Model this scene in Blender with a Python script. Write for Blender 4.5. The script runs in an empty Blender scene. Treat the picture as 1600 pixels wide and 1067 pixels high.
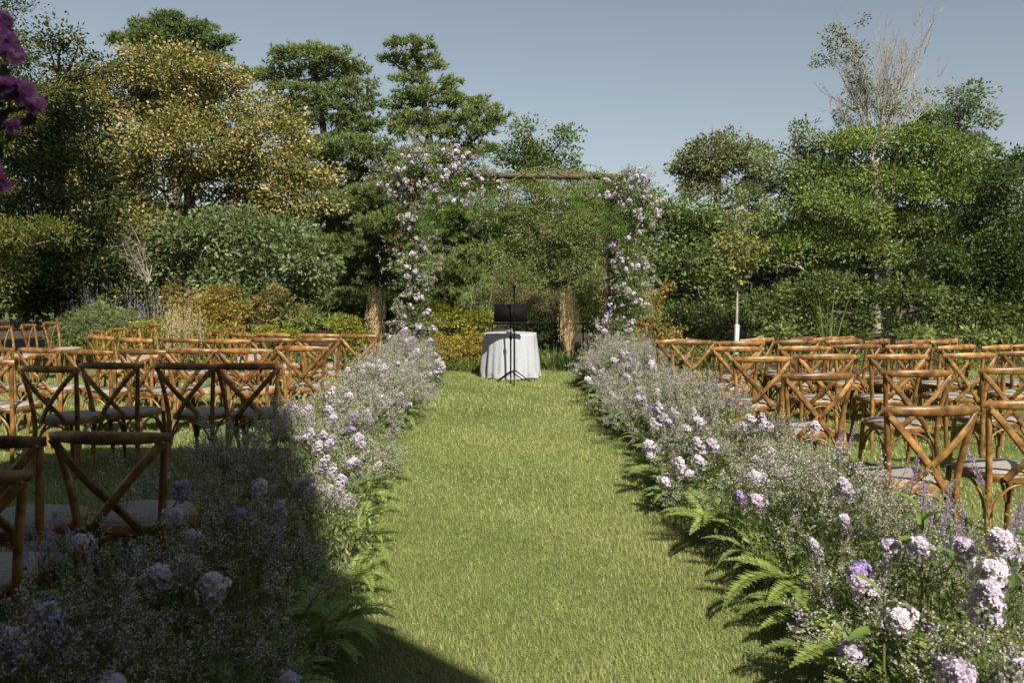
import bpy, math, random
import numpy as np
from mathutils import Vector, Matrix
R = math.radians
rng = np.random.default_rng(11)
random.seed(5)
scene = bpy.context.scene
COL = scene.collection

# ------------------------------------------------------------------ camera, sky, sun
EYE = 1.52
PITCH = R(4.07)
FPX = 1244.0
cam_data = bpy.data.cameras.new('camera')
cam = bpy.data.objects.new('camera', cam_data)
COL.objects.link(cam)
cam.location = (0, 0, EYE)
cam.rotation_euler = (R(90) - PITCH, 0, 0)
cam_data.sensor_width = 36
cam_data.lens = 28
cam_data.clip_start = 0.05
cam_data.clip_end = 2000
cam_data.dof.use_dof = True
cam_data.dof.focus_distance = 7.5
cam_data.dof.aperture_fstop = 5.6
scene.camera = cam

SUN_EL = R(44)
SUN_DIR = Vector((-0.36, 0.93, 0)).normalized() * math.cos(SUN_EL) + Vector((0, 0, -math.sin(SUN_EL)))
world = bpy.data.worlds.new('World')
scene.world = world
world.use_nodes = True
wn = world.node_tree
wn.nodes.clear()
sky = wn.nodes.new('ShaderNodeTexSky')
sky.sky_type = 'NISHITA'
sky.sun_disc = False
sky.sun_elevation = SUN_EL
sky.sun_rotation = math.atan2(-SUN_DIR.x, -SUN_DIR.y)
sky.air_density = 1.0
sky.dust_density = 0.8
sky.ozone_density = 1.2
hs = wn.nodes.new('ShaderNodeHueSaturation')
hs.inputs['Saturation'].default_value = 0.56
hs.inputs['Hue'].default_value = 0.485
bg = wn.nodes.new('ShaderNodeBackground')
bg.inputs['Strength'].default_value = 0.058
wo = wn.nodes.new('ShaderNodeOutputWorld')
wn.links.new(sky.outputs[0], hs.inputs['Color'])
wn.links.new(hs.outputs[0], bg.inputs[0])
wn.links.new(bg.outputs[0], wo.inputs[0])
sun_d = bpy.data.lights.new('sun', 'SUN')
sun_d.energy = 5.0
sun_d.angle = R(0.53)
sun_d.color = (1.0, 0.93, 0.80)
sun = bpy.data.objects.new('sun', sun_d)
COL.objects.link(sun)
sun.rotation_euler = SUN_DIR.to_track_quat('-Z', 'Y').to_euler()
scene.view_settings.view_transform = 'Standard'
scene.view_settings.look = 'None'
scene.view_settings.exposure = 0.72
scene.view_settings.gamma = 1.0
scene.render.engine = 'CYCLES'
scene.cycles.max_bounces = 6
scene.cycles.diffuse_bounces = 1
scene.cycles.glossy_bounces = 2
scene.cycles.transmission_bounces = 2
scene.cycles.transparent_max_bounces = 4


# ------------------------------------------------------------------ helpers
def ray(px, py):
    u = (px - 800) / FPX
    v = (533.5 - py) / FPX
    return np.array([u, math.cos(PITCH) + v * math.sin(PITCH), -math.sin(PITCH) + v * math.cos(PITCH)])


def at(px, py, Y):                       # the point at distance Y in that direction
    d = ray(px, py)
    return np.array([0, 0, EYE]) + d * (Y / d[1])


def atz(px, py, z):                      # the point at height z in that direction
    d = ray(px, py)
    return np.array([0, 0, EYE]) + d * ((z - EYE) / d[2])


def unit(a):
    return a / (np.linalg.norm(a, axis=-1, keepdims=True) + 1e-9)


def sphere_dirs(n):
    return unit(rng.normal(size=(n, 3)))


class MB:
    """collects vertices and faces (groups of equal face size) and links them as one mesh object"""
    def __init__(self):
        self.v, self.f, self.t, self.n = [], [], [], 0

    def add(self, v, f, tint=None):
        v = np.asarray(v, dtype=np.float32).reshape(-1, 3)
        f = np.asarray(f, dtype=np.int64)
        self.v.append(v)
        self.f.append(f + self.n)
        if tint is None:
            tint = (0.5, 0.5, 0.5)
        tint = np.asarray(tint, dtype=np.float32)
        if tint.ndim == 1:
            tint = np.tile(tint, (len(f), 1))
        self.t.append(tint)
        self.n += len(v)
        return self

    def mesh(self, name, m, smooth=False):
        me = bpy.data.meshes.new(name)
        V = np.concatenate(self.v)
        L = np.concatenate([f.ravel() for f in self.f])
        T = np.concatenate([np.full(len(f), f.shape[1], dtype=np.int64) for f in self.f])
        S = np.concatenate([[0], np.cumsum(T)[:-1]])
        me.vertices.add(len(V))
        me.vertices.foreach_set('co', V.ravel())
        me.loops.add(len(L))
        me.loops.foreach_set('vertex_index', L.astype(np.int32))
        me.polygons.add(len(T))
        me.polygons.foreach_set('loop_start', S.astype(np.int32))
        if smooth:
            me.polygons.foreach_set('use_smooth', np.ones(len(T), dtype=bool))
        a = me.attributes.new('tint', 'FLOAT_COLOR', 'FACE')
        tc = np.ones((len(T), 4), dtype=np.float32)
        tc[:, :3] = np.concatenate(self.t)
        a.data.foreach_set('color', tc.ravel())
        me.update(calc_edges=True)
        me.materials.append(m)
        return me

    def build(self, name, m, parent=None, smooth=False):
        return link(name, self.mesh(name, m, smooth), parent)


def link(name, data, parent=None, loc=None, rot=None, scale=None):
    o = bpy.data.objects.new(name, data)
    COL.objects.link(o)
    if parent is not None:
        o.parent = parent
    if loc is not None:
        o.location = loc
    if rot is not None:
        o.rotation_euler = rot
    if scale is not None:
        o.scale = (scale,) * 3 if np.isscalar(scale) else scale
    return o


def tag(o, label, cat, group=None, kind=None):
    o['label'] = label
    if cat:
        o['category'] = cat
    if group:
        o['group'] = group
    if kind:
        o['kind'] = kind
    return o


def empty(name, loc=(0, 0, 0), rz=0.0):
    o = bpy.data.objects.new(name, None)
    COL.objects.link(o)
    o.empty_display_size = 0.1
    o.location = loc
    o.rotation_euler = (0, 0, rz)
    return o


def copy_thing(root):
    c = root.copy()
    COL.objects.link(c)
    for ch in root.children:
        d = ch.copy()
        COL.objects.link(d)
        d.parent = c
        for g in ch.children:
            e = g.copy()
            COL.objects.link(e)
            e.parent = d
    return c


def sweep(mb, pts, ra, rb=None, n=6, up=None, tint=None, cap=True, seg=None):
    """tube along pts; ra half size across, rb half size along 'up'"""
    P = np.asarray(pts, dtype=float)
    if seg:
        P = smooth_path(P, seg)
    k = len(P)
    ra = np.interp(np.linspace(0, 1, k), np.linspace(0, 1, len(np.atleast_1d(ra))), np.atleast_1d(ra)) if np.ndim(ra) else np.full(k, ra)
    if rb is None:
        rb = ra
    else:
        rb = np.interp(np.linspace(0, 1, k), np.linspace(0, 1, len(np.atleast_1d(rb))), np.atleast_1d(rb)) if np.ndim(rb) else np.full(k, rb)
    T = unit(np.gradient(P, axis=0))
    if up is None:
        up = np.array([0.13, 0.31, 0.94]) if abs(T[:, 2]).mean() < 0.8 else np.array([0.1, 1.0, 0.05])
    S = unit(np.cross(T, np.asarray(up, dtype=float)))
    U = np.cross(S, T)
    a = np.linspace(0, 2 * np.pi, n, endpoint=False)
    ring = (P[:, None, :] + S[:, None, :] * (np.cos(a)[None, :, None] * ra[:, None, None])
            + U[:, None, :] * (np.sin(a)[None, :, None] * rb[:, None, None]))
    V = ring.reshape(-1, 3)
    i = np.arange(k - 1)[:, None] * n
    j = np.arange(n)[None, :]
    j2 = (j + 1) % n
    F = np.stack([i + j, i + j2, i + n + j2, i + n + j], axis=-1).reshape(-1, 4)
    mb.add(V, F, tint)
    if cap:
        V2 = np.concatenate([ring[0], ring[-1], [P[0]], [P[-1]]])
        jj = np.arange(n)
        F2 = np.concatenate([np.stack([(jj + 1) % n, jj, np.full(n, 2 * n)], -1),
                             np.stack([n + jj, n + (jj + 1) % n, np.full(n, 2 * n + 1)], -1)])
        mb.add(V2, F2, tint)
    return mb


def smooth_path(P, m):
    """Catmull-Rom through P with m steps a span"""
    P = np.asarray(P, dtype=float)
    Q = np.concatenate([[2 * P[0] - P[1]], P, [2 * P[-1] - P[-2]]])
    out = []
    for i in range(1, len(Q) - 2):
        for s in np.arange(m) / m:
            a, b, c, d = Q[i - 1], Q[i], Q[i + 1], Q[i + 2]
            out.append(0.5 * ((2 * b) + (-a + c) * s + (2 * a - 5 * b + 4 * c - d) * s * s + (-a + 3 * b - 3 * c + d) * s ** 3))
    out.append(P[-1])
    return np.array(out)


def box(mb, c, s, tint=None, M=None):
    c = np.asarray(c, float)
    s = np.asarray(s, float) / 2
    q = np.array([[x, y, z] for z in (-1, 1) for y in (-1, 1) for x in (-1, 1)]) * s
    if M is not None:
        q = q @ np.array(M).T
    F = [[0, 2, 3, 1], [4, 5, 7, 6], [0, 1, 5, 4], [2, 6, 7, 3], [0, 4, 6, 2], [1, 3, 7, 5]]
    return mb.add(q + c, F, tint)


def leaves(mb, P, D, N, L, W, tint, tri=False, fold=0.0):
    """diamond leaves: base P, direction D, face normal about N"""
    n = len(P)
    D = unit(D)
    S = unit(np.cross(D, N))
    L = np.broadcast_to(np.asarray(L, float), (n,))[:, None]
    W = np.broadcast_to(np.asarray(W, float), (n,))[:, None]
    if tri:
        V = np.stack([P - S * W * 0.5, P + S * W * 0.5, P + D * L], axis=1).reshape(-1, 3)
        F = np.arange(3 * n).reshape(n, 3)
    else:
        lift = np.cross(S, D) * L * fold
        V = np.stack([P, P + D * L * 0.45 + S * W * 0.5 + lift, P + D * L, P + D * L * 0.45 - S * W * 0.5 + lift], axis=1).reshape(-1, 3)
        F = np.arange(4 * n).reshape(n, 4)
    mb.add(V, F, tint)


def pick(pal, n, jit=0.16):
    cols = np.array([p[:3] for p in pal])
    w = np.array([p[3] if len(p) > 3 else 1.0 for p in pal])
    c = cols[rng.choice(len(pal), n, p=w / w.sum())]
    return np.clip(c * (1 + rng.normal(size=(n, 1)) * jit), 0.004, 1)


# ------------------------------------------------------------------ materials
def mat(name):
    m = bpy.data.materials.new(name)
    m.use_nodes = True
    nt = m.node_tree
    nt.nodes.clear()
    out = nt.nodes.new('ShaderNodeOutputMaterial')
    return m, nt, out


def leaf_material(name, transl=0.3, rough=0.5, spec=0.3):
    m, nt, out = mat(name)
    at_ = nt.nodes.new('ShaderNodeAttribute')
    at_.attribute_name = 'tint'
    p = nt.nodes.new('ShaderNodeBsdfPrincipled')
    p.inputs['Roughness'].default_value = rough
    p.inputs['Specular IOR Level'].default_value = spec
    t = nt.nodes.new('ShaderNodeBsdfTranslucent')
    mx = nt.nodes.new('ShaderNodeMixShader')
    mx.inputs[0].default_value = transl
    g = nt.nodes.new('ShaderNodeMixRGB')
    g.blend_type = 'MULTIPLY'
    g.inputs[0].default_value = 1
    g.inputs[2].default_value = (1.25, 1.2, 0.7, 1)
    nt.links.new(at_.outputs['Color'], p.inputs['Base Color'])
    nt.links.new(at_.outputs['Color'], g.inputs[1])
    nt.links.new(g.outputs[0], t.inputs[0])
    nt.links.new(p.outputs[0], mx.inputs[1])
    nt.links.new(t.outputs[0], mx.inputs[2])
    nt.links.new(mx.outputs[0], out.inputs[0])
    return m


def noise_material(name, c1, c2, scale=5, rough=0.8, stretch=(1, 1, 1), bump=0.2, detail=5, c3=None, rand=0.0, spec=0.4, coords='Object', metal=0.0):
    m, nt, out = mat(name)
    tc = nt.nodes.new('ShaderNodeTexCoord')
    mp = nt.nodes.new('ShaderNodeMapping')
    mp.inputs['Scale'].default_value = stretch
    nz = nt.nodes.new('ShaderNodeTexNoise')
    nz.inputs['Scale'].default_value = scale
    nz.inputs['Detail'].default_value = detail
    nz.inputs['Roughness'].default_value = 0.6
    cr = nt.nodes.new('ShaderNodeValToRGB')
    cr.color_ramp.elements[0].position = 0.32
    cr.color_ramp.elements[1].position = 0.68
    cr.color_ramp.elements[0].color = (*c1, 1)
    cr.color_ramp.elements[1].color = (*c2, 1)
    if c3:
        e = cr.color_ramp.elements.new(0.5)
        e.color = (*c3, 1)
    p = nt.nodes.new('ShaderNodeBsdfPrincipled')
    p.inputs['Roughness'].default_value = rough
    p.inputs['Specular IOR Level'].default_value = spec
    p.inputs['Metallic'].default_value = metal
    b = nt.nodes.new('ShaderNodeBump')
    b.inputs['Strength'].default_value = bump
    b.inputs['Distance'].default_value = 0.01
    nt.links.new(tc.outputs[coords], mp.inputs[0])
    nt.links.new(mp.outputs[0], nz.inputs[0])
    nt.links.new(nz.outputs[0], cr.inputs[0])
    nt.links.new(nz.outputs[0], b.inputs['Height'])
    nt.links.new(b.outputs[0], p.inputs['Normal'])
    last = cr.outputs[0]
    if rand:
        oi = nt.nodes.new('ShaderNodeObjectInfo')
        mr = nt.nodes.new('ShaderNodeMapRange')
        mr.inputs['To Min'].default_value = 1 - rand
        mr.inputs['To Max'].default_value = 1 + rand
        nt.links.new(oi.outputs['Random'], mr.inputs[0])
        h = nt.nodes.new('ShaderNodeHueSaturation')
        nt.links.new(mr.outputs[0], h.inputs['Value'])
        nt.links.new(last, h.inputs['Color'])
        last = h.outputs[0]
        mo = nt.nodes.new('ShaderNodeVectorMath')
        mo.operation = 'ADD'
        nt.links.new(tc.outputs[coords], mo.inputs[0])
        ml = nt.nodes.new('ShaderNodeMath')
        ml.operation = 'MULTIPLY'
        ml.inputs[1].default_value = 37.0
        nt.links.new(oi.outputs['Random'], ml.inputs[0])
        nt.links.new(ml.outputs[0], mo.inputs[1])
        nt.links.new(mo.outputs[0], mp.inputs[0])
    nt.links.new(last, p.inputs['Base Color'])
    nt.links.new(p.outputs[0], out.inputs[0])
    return m


M_LEAF = leaf_material('foliage', 0.34)
M_GRASS = leaf_material('grass_blade', 0.30, 0.45, 0.35)
M_PETAL = leaf_material('petal', 0.22, 0.6, 0.2)
M_BARK = noise_material('bark', (0.05, 0.035, 0.025), (0.17, 0.13, 0.10), 6, 0.9, (3, 3, 0.6), 0.8)
M_PALE_BARK = noise_material('pale_bark', (0.20, 0.17, 0.14), (0.42, 0.38, 0.33), 8, 0.9, (3, 3, 0.6), 0.5)
M_STEM = noise_material('stem', (0.06, 0.09, 0.03), (0.12, 0.15, 0.05), 30, 0.6)
M_WOOD = noise_material('chair_wood', (0.070, 0.033, 0.011), (0.36, 0.185, 0.055), 14, 0.36, (1, 1, 1), 0.3, 7, (0.19, 0.098, 0.032), 0.38, 0.42)
M_SEAT = noise_material('woven_seat', (0.20, 0.175, 0.155), (0.34, 0.305, 0.275), 60, 0.75, (1, 1, 1), 0.6, 4, None, 0.18, 0.3)
M_BRASS = noise_material('rivet_metal', (0.35, 0.25, 0.15), (0.5, 0.38, 0.22), 40, 0.35, metal=0.8, bump=0.05)
M_BLACK = noise_material('black_metal', (0.003, 0.003, 0.003), (0.007, 0.006, 0.006), 20, 0.75, bump=0.05, spec=0.12)
M_TIMBER = noise_material('arch_timber', (0.045, 0.030, 0.020), (0.14, 0.095, 0.068), 12, 0.8, (4, 4, 0.7), 0.6)
M_CLOTH = noise_material('linen_cloth', (0.33, 0.345, 0.38), (0.39, 0.405, 0.44), 60, 0.9, bump=0.06)
M_SOIL = noise_material('mulch', (0.025, 0.016, 0.010), (0.08, 0.055, 0.035), 14, 0.95, bump=1.0)
M_WHITE = noise_material('white_tube', (0.6, 0.6, 0.58), (0.75, 0.75, 0.72), 8, 0.6, bump=0.05)

# ------------------------------------------------------------------ ground
m, nt, out = mat('lawn_ground')
tc = nt.nodes.new('ShaderNodeTexCoord')
n1 = nt.nodes.new('ShaderNodeTexNoise'); n1.inputs['Scale'].default_value = 0.9; n1.inputs['Detail'].default_value = 6
n2 = nt.nodes.new('ShaderNodeTexNoise'); n2.inputs['Scale'].default_value = 90; n2.inputs['Detail'].default_value = 4
ad = nt.nodes.new('ShaderNodeMath'); ad.operation = 'MULTIPLY_ADD'; ad.inputs[1].default_value = 0.6
cr = nt.nodes.new('ShaderNodeValToRGB')
cr.color_ramp.elements[0].position = 0.55; cr.color_ramp.elements[0].color = (0.045, 0.07, 0.02, 1)
cr.color_ramp.elements[1].position = 1.05; cr.color_ramp.elements[1].color = (0.16, 0.19, 0.06, 1)
p = nt.nodes.new('ShaderNodeBsdfPrincipled'); p.inputs['Roughness'].default_value = 0.95
p.inputs['Specular IOR Level'].default_value = 0.1
for a_, b_ in ((tc.outputs['Object'], n1.inputs[0]), (tc.outputs['Object'], n2.inputs[0]), (n1.outputs[0], ad.inputs[0]),
               (n2.outputs[0], ad.inputs[2]), (ad.outputs[0], cr.inputs[0]), (cr.outputs[0], p.inputs['Base Color']), (p.outputs[0], out.inputs[0])):
    nt.links.new(a_, b_)
M_LAWN = m
g = MB()
xs = np.concatenate([[-600, -100, -30], np.linspace(-14, 14, 57), [30, 100, 600]])
ys = np.concatenate([[-200, -20], np.linspace(0, 16, 33), [30, 60, 150, 700]])
X, Y = np.meshgrid(xs, ys)
Z = 0.012 * np.sin(X * 1.3 + 0.4) * np.sin(Y * 0.9) * (np.abs(X) < 14)
V = np.stack([X, Y, Z], -1).reshape(-1, 3)
nx = len(xs)
ii, jj = np.meshgrid(np.arange(len(ys) - 1), np.arange(nx - 1), indexing='ij')
F = np.stack([ii * nx + jj, ii * nx + jj + 1, (ii + 1) * nx + jj + 1, (ii + 1) * nx + jj], -1).reshape(-1, 4)
g.add(V, F)
tag(g.build('lawn', M_LAWN, smooth=True), 'trimmed green lawn forming the aisle and ground', None, kind='structure')


def bed_front(x):                        # where the lawn ends at the planting bed
    return 14.0 + 0.35 * np.sin(x * 0.7 + 1.0) + 0.05 * np.abs(x)


b = MB()
bx = np.linspace(-22, 22, 90)
V = np.concatenate([np.stack([bx, bed_front(bx) - 0.1, np.full(90, 0.02)], -1), np.stack([bx, np.full(90, 60.0), np.full(90, 0.02)], -1)])
i = np.arange(89)
b.add(V, np.stack([i, i + 1, i + 91, i + 90], -1))
tag(b.build('garden_bed_soil', M_SOIL), 'dark mulched soil of the planting bed behind the lawn', None, kind='structure')


# grass blades
def patch(x, y):
    return (np.sin(x * 2.1 + 1.3 * np.sin(y * 1.1)) + np.sin(y * 2.7 + 1.7 * np.sin(x * 1.9)) + np.sin((x + y) * 5.1) * 0.6 + np.sin(x * 9 - y * 7) * 0.35) / 3


G_PALE = np.array([0.37, 0.385, 0.155])  # pale blade tone, mixed with the deep one in patches
G_DEEP = np.array([0.18, 0.235, 0.066])
G_DRY = np.array([0.46, 0.42, 0.22])
gb = MB()


def grass(x0, x1, y0, y1, dens, h, w, two=True):
    n = int((x1 - x0) * (y1 - y0) * dens)
    x = rng.uniform(x0, x1, n)
    y = rng.uniform(y0, y1, n)
    ok = y < bed_front(x)
    x, y = x[ok], y[ok]
    n = len(x)
    z = 0.012 * np.sin(x * 1.3 + 0.4) * np.sin(y * 0.9)
    P = np.stack([x, y, z], -1)
    k = np.clip(0.5 + 0.5 * patch(x, y) + rng.normal(size=n) * 0.25, 0, 1)[:, None]
    c = G_DEEP * (1 - k) + G_PALE * k
    dry = rng.random(n) < 0.07 + 0.05 * patch(x * 0.6, y * 0.6)
    c[dry] = G_DRY * rng.uniform(0.6, 1.0, (dry.sum(), 1))
    c = np.clip(c * (1 + rng.normal(size=(n, 1)) * 0.2), 0.005, 1)
    az = rng.uniform(0, 2 * np.pi, n) + 0.8 * patch(y, x)
    lean = rng.uniform(0.2, 1.35, n)
    hh = h * rng.uniform(0.5, 1.25, n) * (1 + 0.25 * patch(x + 3, y))
    D = np.stack([np.cos(az) * np.sin(lean), np.sin(az) * np.sin(lean), np.cos(lean)], -1)
    a2 = az + rng.uniform(1.0, 2.1, n)
    S = np.stack([np.cos(a2), np.sin(a2), np.zeros(n)], -1) * (w * rng.uniform(0.7, 1.3, n) / 2)[:, None]
    if two:
        mid = P + D * hh[:, None] * 0.55
        D2 = unit(D + np.array([0, 0, -0.55]))
        tip = mid + D2 * hh[:, None] * 0.55
        V = np.stack([P - S, P + S, mid + S * 0.8, mid - S * 0.8, tip], 1).reshape(-1, 3)
        i = np.arange(n)[:, None] * 5
        base = gb.n
        gb.v.append(V.astype(np.float32)); gb.n += len(V)
        gb.f.append(i + np.array([[0, 1, 2, 3]]) + base); gb.t.append(c.astype(np.float32))
        gb.f.append(i + np.array([[3, 2, 4]]) + base); gb.t.append(c.astype(np.float32))
    else:
        V = np.stack([P - S, P + S, P + D * hh[:, None]], 1).reshape(-1, 3)
        gb.add(V, np.arange(3 * n).reshape(n, 3), c)


grass(-2.0, 1.7, 1.9, 5.2, 17000, 0.034, 0.0030, False)
grass(-3.2, -2.0, 2.2, 5.2, 3500, 0.045, 0.004, False)
grass(1.7, 3.2, 2.2, 5.2, 3500, 0.045, 0.004, False)
grass(-1.7, 1.6, 5.2, 9.0, 6500, 0.034, 0.0045, False)
grass(-1.9, 1.9, 9.0, 14.6, 2200, 0.05, 0.007, False)
grass(-6.5, -1.7, 5.2, 9.0, 1500, 0.05, 0.007, False)
grass(1.6, 6.5, 5.2, 9.0, 1300, 0.05, 0.007, False)
grass(-10.5, -1.9, 9.0, 14.9, 700, 0.055, 0.011, False)
grass(1.9, 10.5, 9.0, 14.9, 600, 0.055, 0.011, False)
tag(gb.build('lawn_grass', M_GRASS), 'short green grass blades with a few dry ones', None, kind='stuff')


# ------------------------------------------------------------------ trees and shrubs from lobes of leaves
def px_lobes(L, Y, depth=0.9, seed=0, kz=1.0, kx=1.0):
    r_ = random.Random(seed)
    out = []
    for l in L:
        dy = l[4] if len(l) > 4 else r_.uniform(-0.5, 0.5) * (l[2] + l[3]) / FPX * Y * 0.6
        c = at(l[0], l[1], Y + dy)
        rx, rz = l[2] * kx / FPX * Y, l[3] * kz / FPX * Y
        out.append((c, np.array([rx, (rx + rz) / 2 * depth, rz])))
    return out


def crown_mesh(lobes, L, W, pal, cov=1.6, cl=0.28, per=45, flat=0.6, droop=0.15, style='leaf', tip_pal=None, tip=0.0, shell=0.5, tri=False, upn=0.8, back=0.4, gain=1.75, clump=1.6):
    if style == 'leaf' and clump > 1.2:
        L, W, cov, shell = L * 0.82, W * 0.82, cov * 0.9, max(shell, 0.62)
    cl = cl * clump
    per = int(per * clump ** 2.2)
    mb = MB()
    for c, r in lobes:
        rm = float((r[0] * r[2] + r[0] * r[1] + r[1] * r[2]) / 3) ** 0.5
        area = 4 * math.pi * rm * rm * 0.6
        n = int(cov * 1.9 * area / (L * W * 0.55))
        if style == 'needle':
            n = int(cov * 2.0 * area / 0.011)
            per_ = int(12 * clump ** 2)
        else:
            per_ = per
        nc = max(3, int(n / per_))
        d = sphere_dirs(nc * 2)
        keep = ((d[:, 1] < 0.25) | (rng.random(len(d)) < back)) & ((d[:, 2] > -0.35) | (rng.random(len(d)) < (0.35 if clump > 1.2 else 0.8)))
        d = d[keep][:nc]
        nc = len(d)
        rad = shell + (1.02 - shell) * rng.random(nc) ** 0.6
        rad *= 1 + 0.16 * rng.normal(size=nc)
        cc = c + d * r * rad[:, None]
        clr = cl * rng.uniform(0.6, 1.35, nc)
        ctint = gain * (1 + rng.normal(size=nc) * 0.15)
        idx = np.repeat(np.arange(nc), per_)
        m_ = len(idx)
        u = sphere_dirs(m_)
        rr = rng.random(m_) ** 0.45
        P = cc[idx] + u * (rr * clr[idx])[:, None] * np.array([1, 1, flat])
        od = d[idx]
        if style == 'needle':
            k = 9
            P = np.repeat(P, k, axis=0)
            od = np.repeat(od, k, axis=0)
            idx = np.repeat(idx, k)
            m_ = len(idx)
            D = unit(sphere_dirs(m_) * 0.8 + od * 0.55 + np.array([0, -0.1, 0.55]))
            N = sphere_dirs(m_)
            t = pick(pal, m_, 0.14) * ctint[idx][:, None]
            leaves(mb, P, D, N, L * rng.uniform(0.7, 1.2, m_), W, t, tri=True)
            continue
        D = unit(u * 0.8 + od * 0.5 + sphere_dirs(m_) * 0.5 + np.array([0, 0, -droop]))
        N = unit(np.array([0, -0.1, upn * 0.45]) + u * 1.15 + od * 0.45 + sphere_dirs(m_) * 0.38)
        t = pick(pal, m_) * ctint[idx][:, None]
        if tip_pal is not None:
            isT = (rng.random(m_) < tip * (0.4 + 1.2 * rng.random(nc)[idx])) & (rr > 0.45)
            t[isT] = pick(tip_pal, int(isT.sum())) * 1.15
        leaves(mb, P, D, N, L * rng.uniform(0.65, 1.25, m_), W * rng.uniform(0.7, 1.2, m_), t, tri=tri)
    return mb


def tree(name, label, cat, L, Y, trunk, tr, leaf, bark=None, limbs=True, group=None, depth=0.9, limb_r=0.3, seed=1, base=None, **kw):
    """trunk: list of picture points from the ground up, given their real distance Y"""
    ndl = kw.get('style') == 'needle'
    if ndl:
        kw.setdefault('clump', 0.72)
    kk = kw.pop('shrink', 1.0)
    lob = px_lobes(L, Y, depth, seed, 0.74 if ndl else kk, 1.08 if ndl else kk)
    T = np.array([at(q[0], q[1], Y + 0.15) for q in trunk])
    T[0, 2] = 0.0
    if base is not None:
        T[0, 0] = base
    root = empty(name, T[0])
    tag(root, label, cat, group)
    off = T[0].copy()
    lob0 = [(c - off, r) for c, r in lob]
    Tp = smooth_path(T - off, 5)
    mb = MB()
    sweep(mb, Tp, np.linspace(tr, tr * 0.15, 6), n=8)
    if limbs:
        for c, r in lob0:
            hz = c[2] - r[2] * 0.2
            k = int(np.argmin(np.abs(Tp[:, 2] - max(hz - np.hypot(*(c - Tp[-1])[:2]) * limb_r - r[2] * 0.5, Tp[1, 2]))))
            a = Tp[k]
            mid = (a + c) / 2 + np.array([0, 0, -0.12 * abs(c[0] - a[0])]) + rng.normal(size=3) * 0.05
            rr = tr * (0.42 - 0.22 * k / len(Tp))
            sweep(mb, [a, mid, c], [rr, rr * 0.6, rr * 0.25], n=5, seg=4)
            for q in range(4):
                e = c + sphere_dirs(1)[0] * r * 0.85
                sweep(mb, [mid * 0.35 + c * 0.65, (c + e) / 2 + rng.normal(size=3) * 0.05, e], [rr * 0.3, rr * 0.1], n=4, seg=2)
    mb.build('trunk', bark or M_BARK, root, True)
    crown_mesh(lob0, *leaf, **kw).build('crown', M_LEAF, root)
    return root


def rgb(*a):
    return tuple(a)


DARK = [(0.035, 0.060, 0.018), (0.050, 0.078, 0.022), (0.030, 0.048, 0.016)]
# distant wood closing the gaps
tree_l = [(x, 395 + 12 * math.sin(x * 0.05), 95, 62) for x in range(-260, 1900, 120)]
lob = px_lobes(tree_l, 46, 0.8, 9)
cm = crown_mesh(lob, 0.42, 0.30, DARK, cov=1.5, cl=0.9, per=40, tri=True)
tag(cm.build('distant_woods', M_LEAF), 'dark far-off woods closing the view behind the garden trees', None, kind='stuff')

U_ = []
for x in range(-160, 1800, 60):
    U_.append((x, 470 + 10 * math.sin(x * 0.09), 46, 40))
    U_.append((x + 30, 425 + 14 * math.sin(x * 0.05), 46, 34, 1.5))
cm = crown_mesh(px_lobes(U_, 27.5, 0.7, 5), 0.20, 0.13, DARK, gain=0.6, cov=0.85, cl=0.45, per=40, tri=True)  # gain darkens the leaf colour as shade between the trunks
tag(cm.build('undergrowth', M_LEAF), 'tangled undergrowth behind the planting bed, shade between trunks put into its leaf colour', None, kind='stuff')

tree('pine_tree', 'far pine top rising above the golden maple at upper left', 'tree',
     [(262, 32, 22, 12), (228, 42, 20, 11), (198, 66, 22, 8), (186, 60, 10, 5), (250, 60, 45, 16), (300, 48, 36, 13), (334, 66, 28, 10), (285, 82, 50, 15),
      (342, 92, 18, 8), (285, 112, 55, 18), (380, 120, 18, 14), (280, 145, 60, 20), (270, 180, 60, 20)], 34, [(280, 500), (275, 250), (262, 40)], 0.28,
     (0.19, 0.035, [(0.075, 0.11, 0.038), (0.10, 0.135, 0.05), (0.06, 0.09, 0.03)]), style='needle', cl=0.34, flat=0.45, cov=1.35, upn=.6)

tree('pine_tree', 'tall broad pine between the golden maple and the arch', 'tree',
     [(480, 88, 52, 20), (436, 118, 36, 18), (522, 112, 46, 20), (462, 148, 48, 20), (548, 140, 40, 18), (575, 165, 22, 10), (500, 175, 60, 22),
      (560, 198, 40, 17), (452, 195, 34, 16), (540, 232, 70, 22), (480, 238, 45, 20), (588, 255, 40, 18), (520, 280, 78, 25), (560, 318, 78, 25),
      (500, 330, 70, 24), (592, 368, 70, 24), (530, 385, 70, 24), (602, 418, 76, 24), (545, 440, 60, 22), (575, 470, 70, 22), (520, 490, 50, 20), (640, 470, 60, 20)],
     27, [(520, 520), (515, 300), (490, 80)], 0.30,
     (0.16, 0.030, [(0.10, 0.130, 0.045), (0.13, 0.160, 0.058), (0.07, 0.10, 0.034)]), style='needle', cl=0.30, flat=0.45, cov=1.15, upn=.6)

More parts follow.
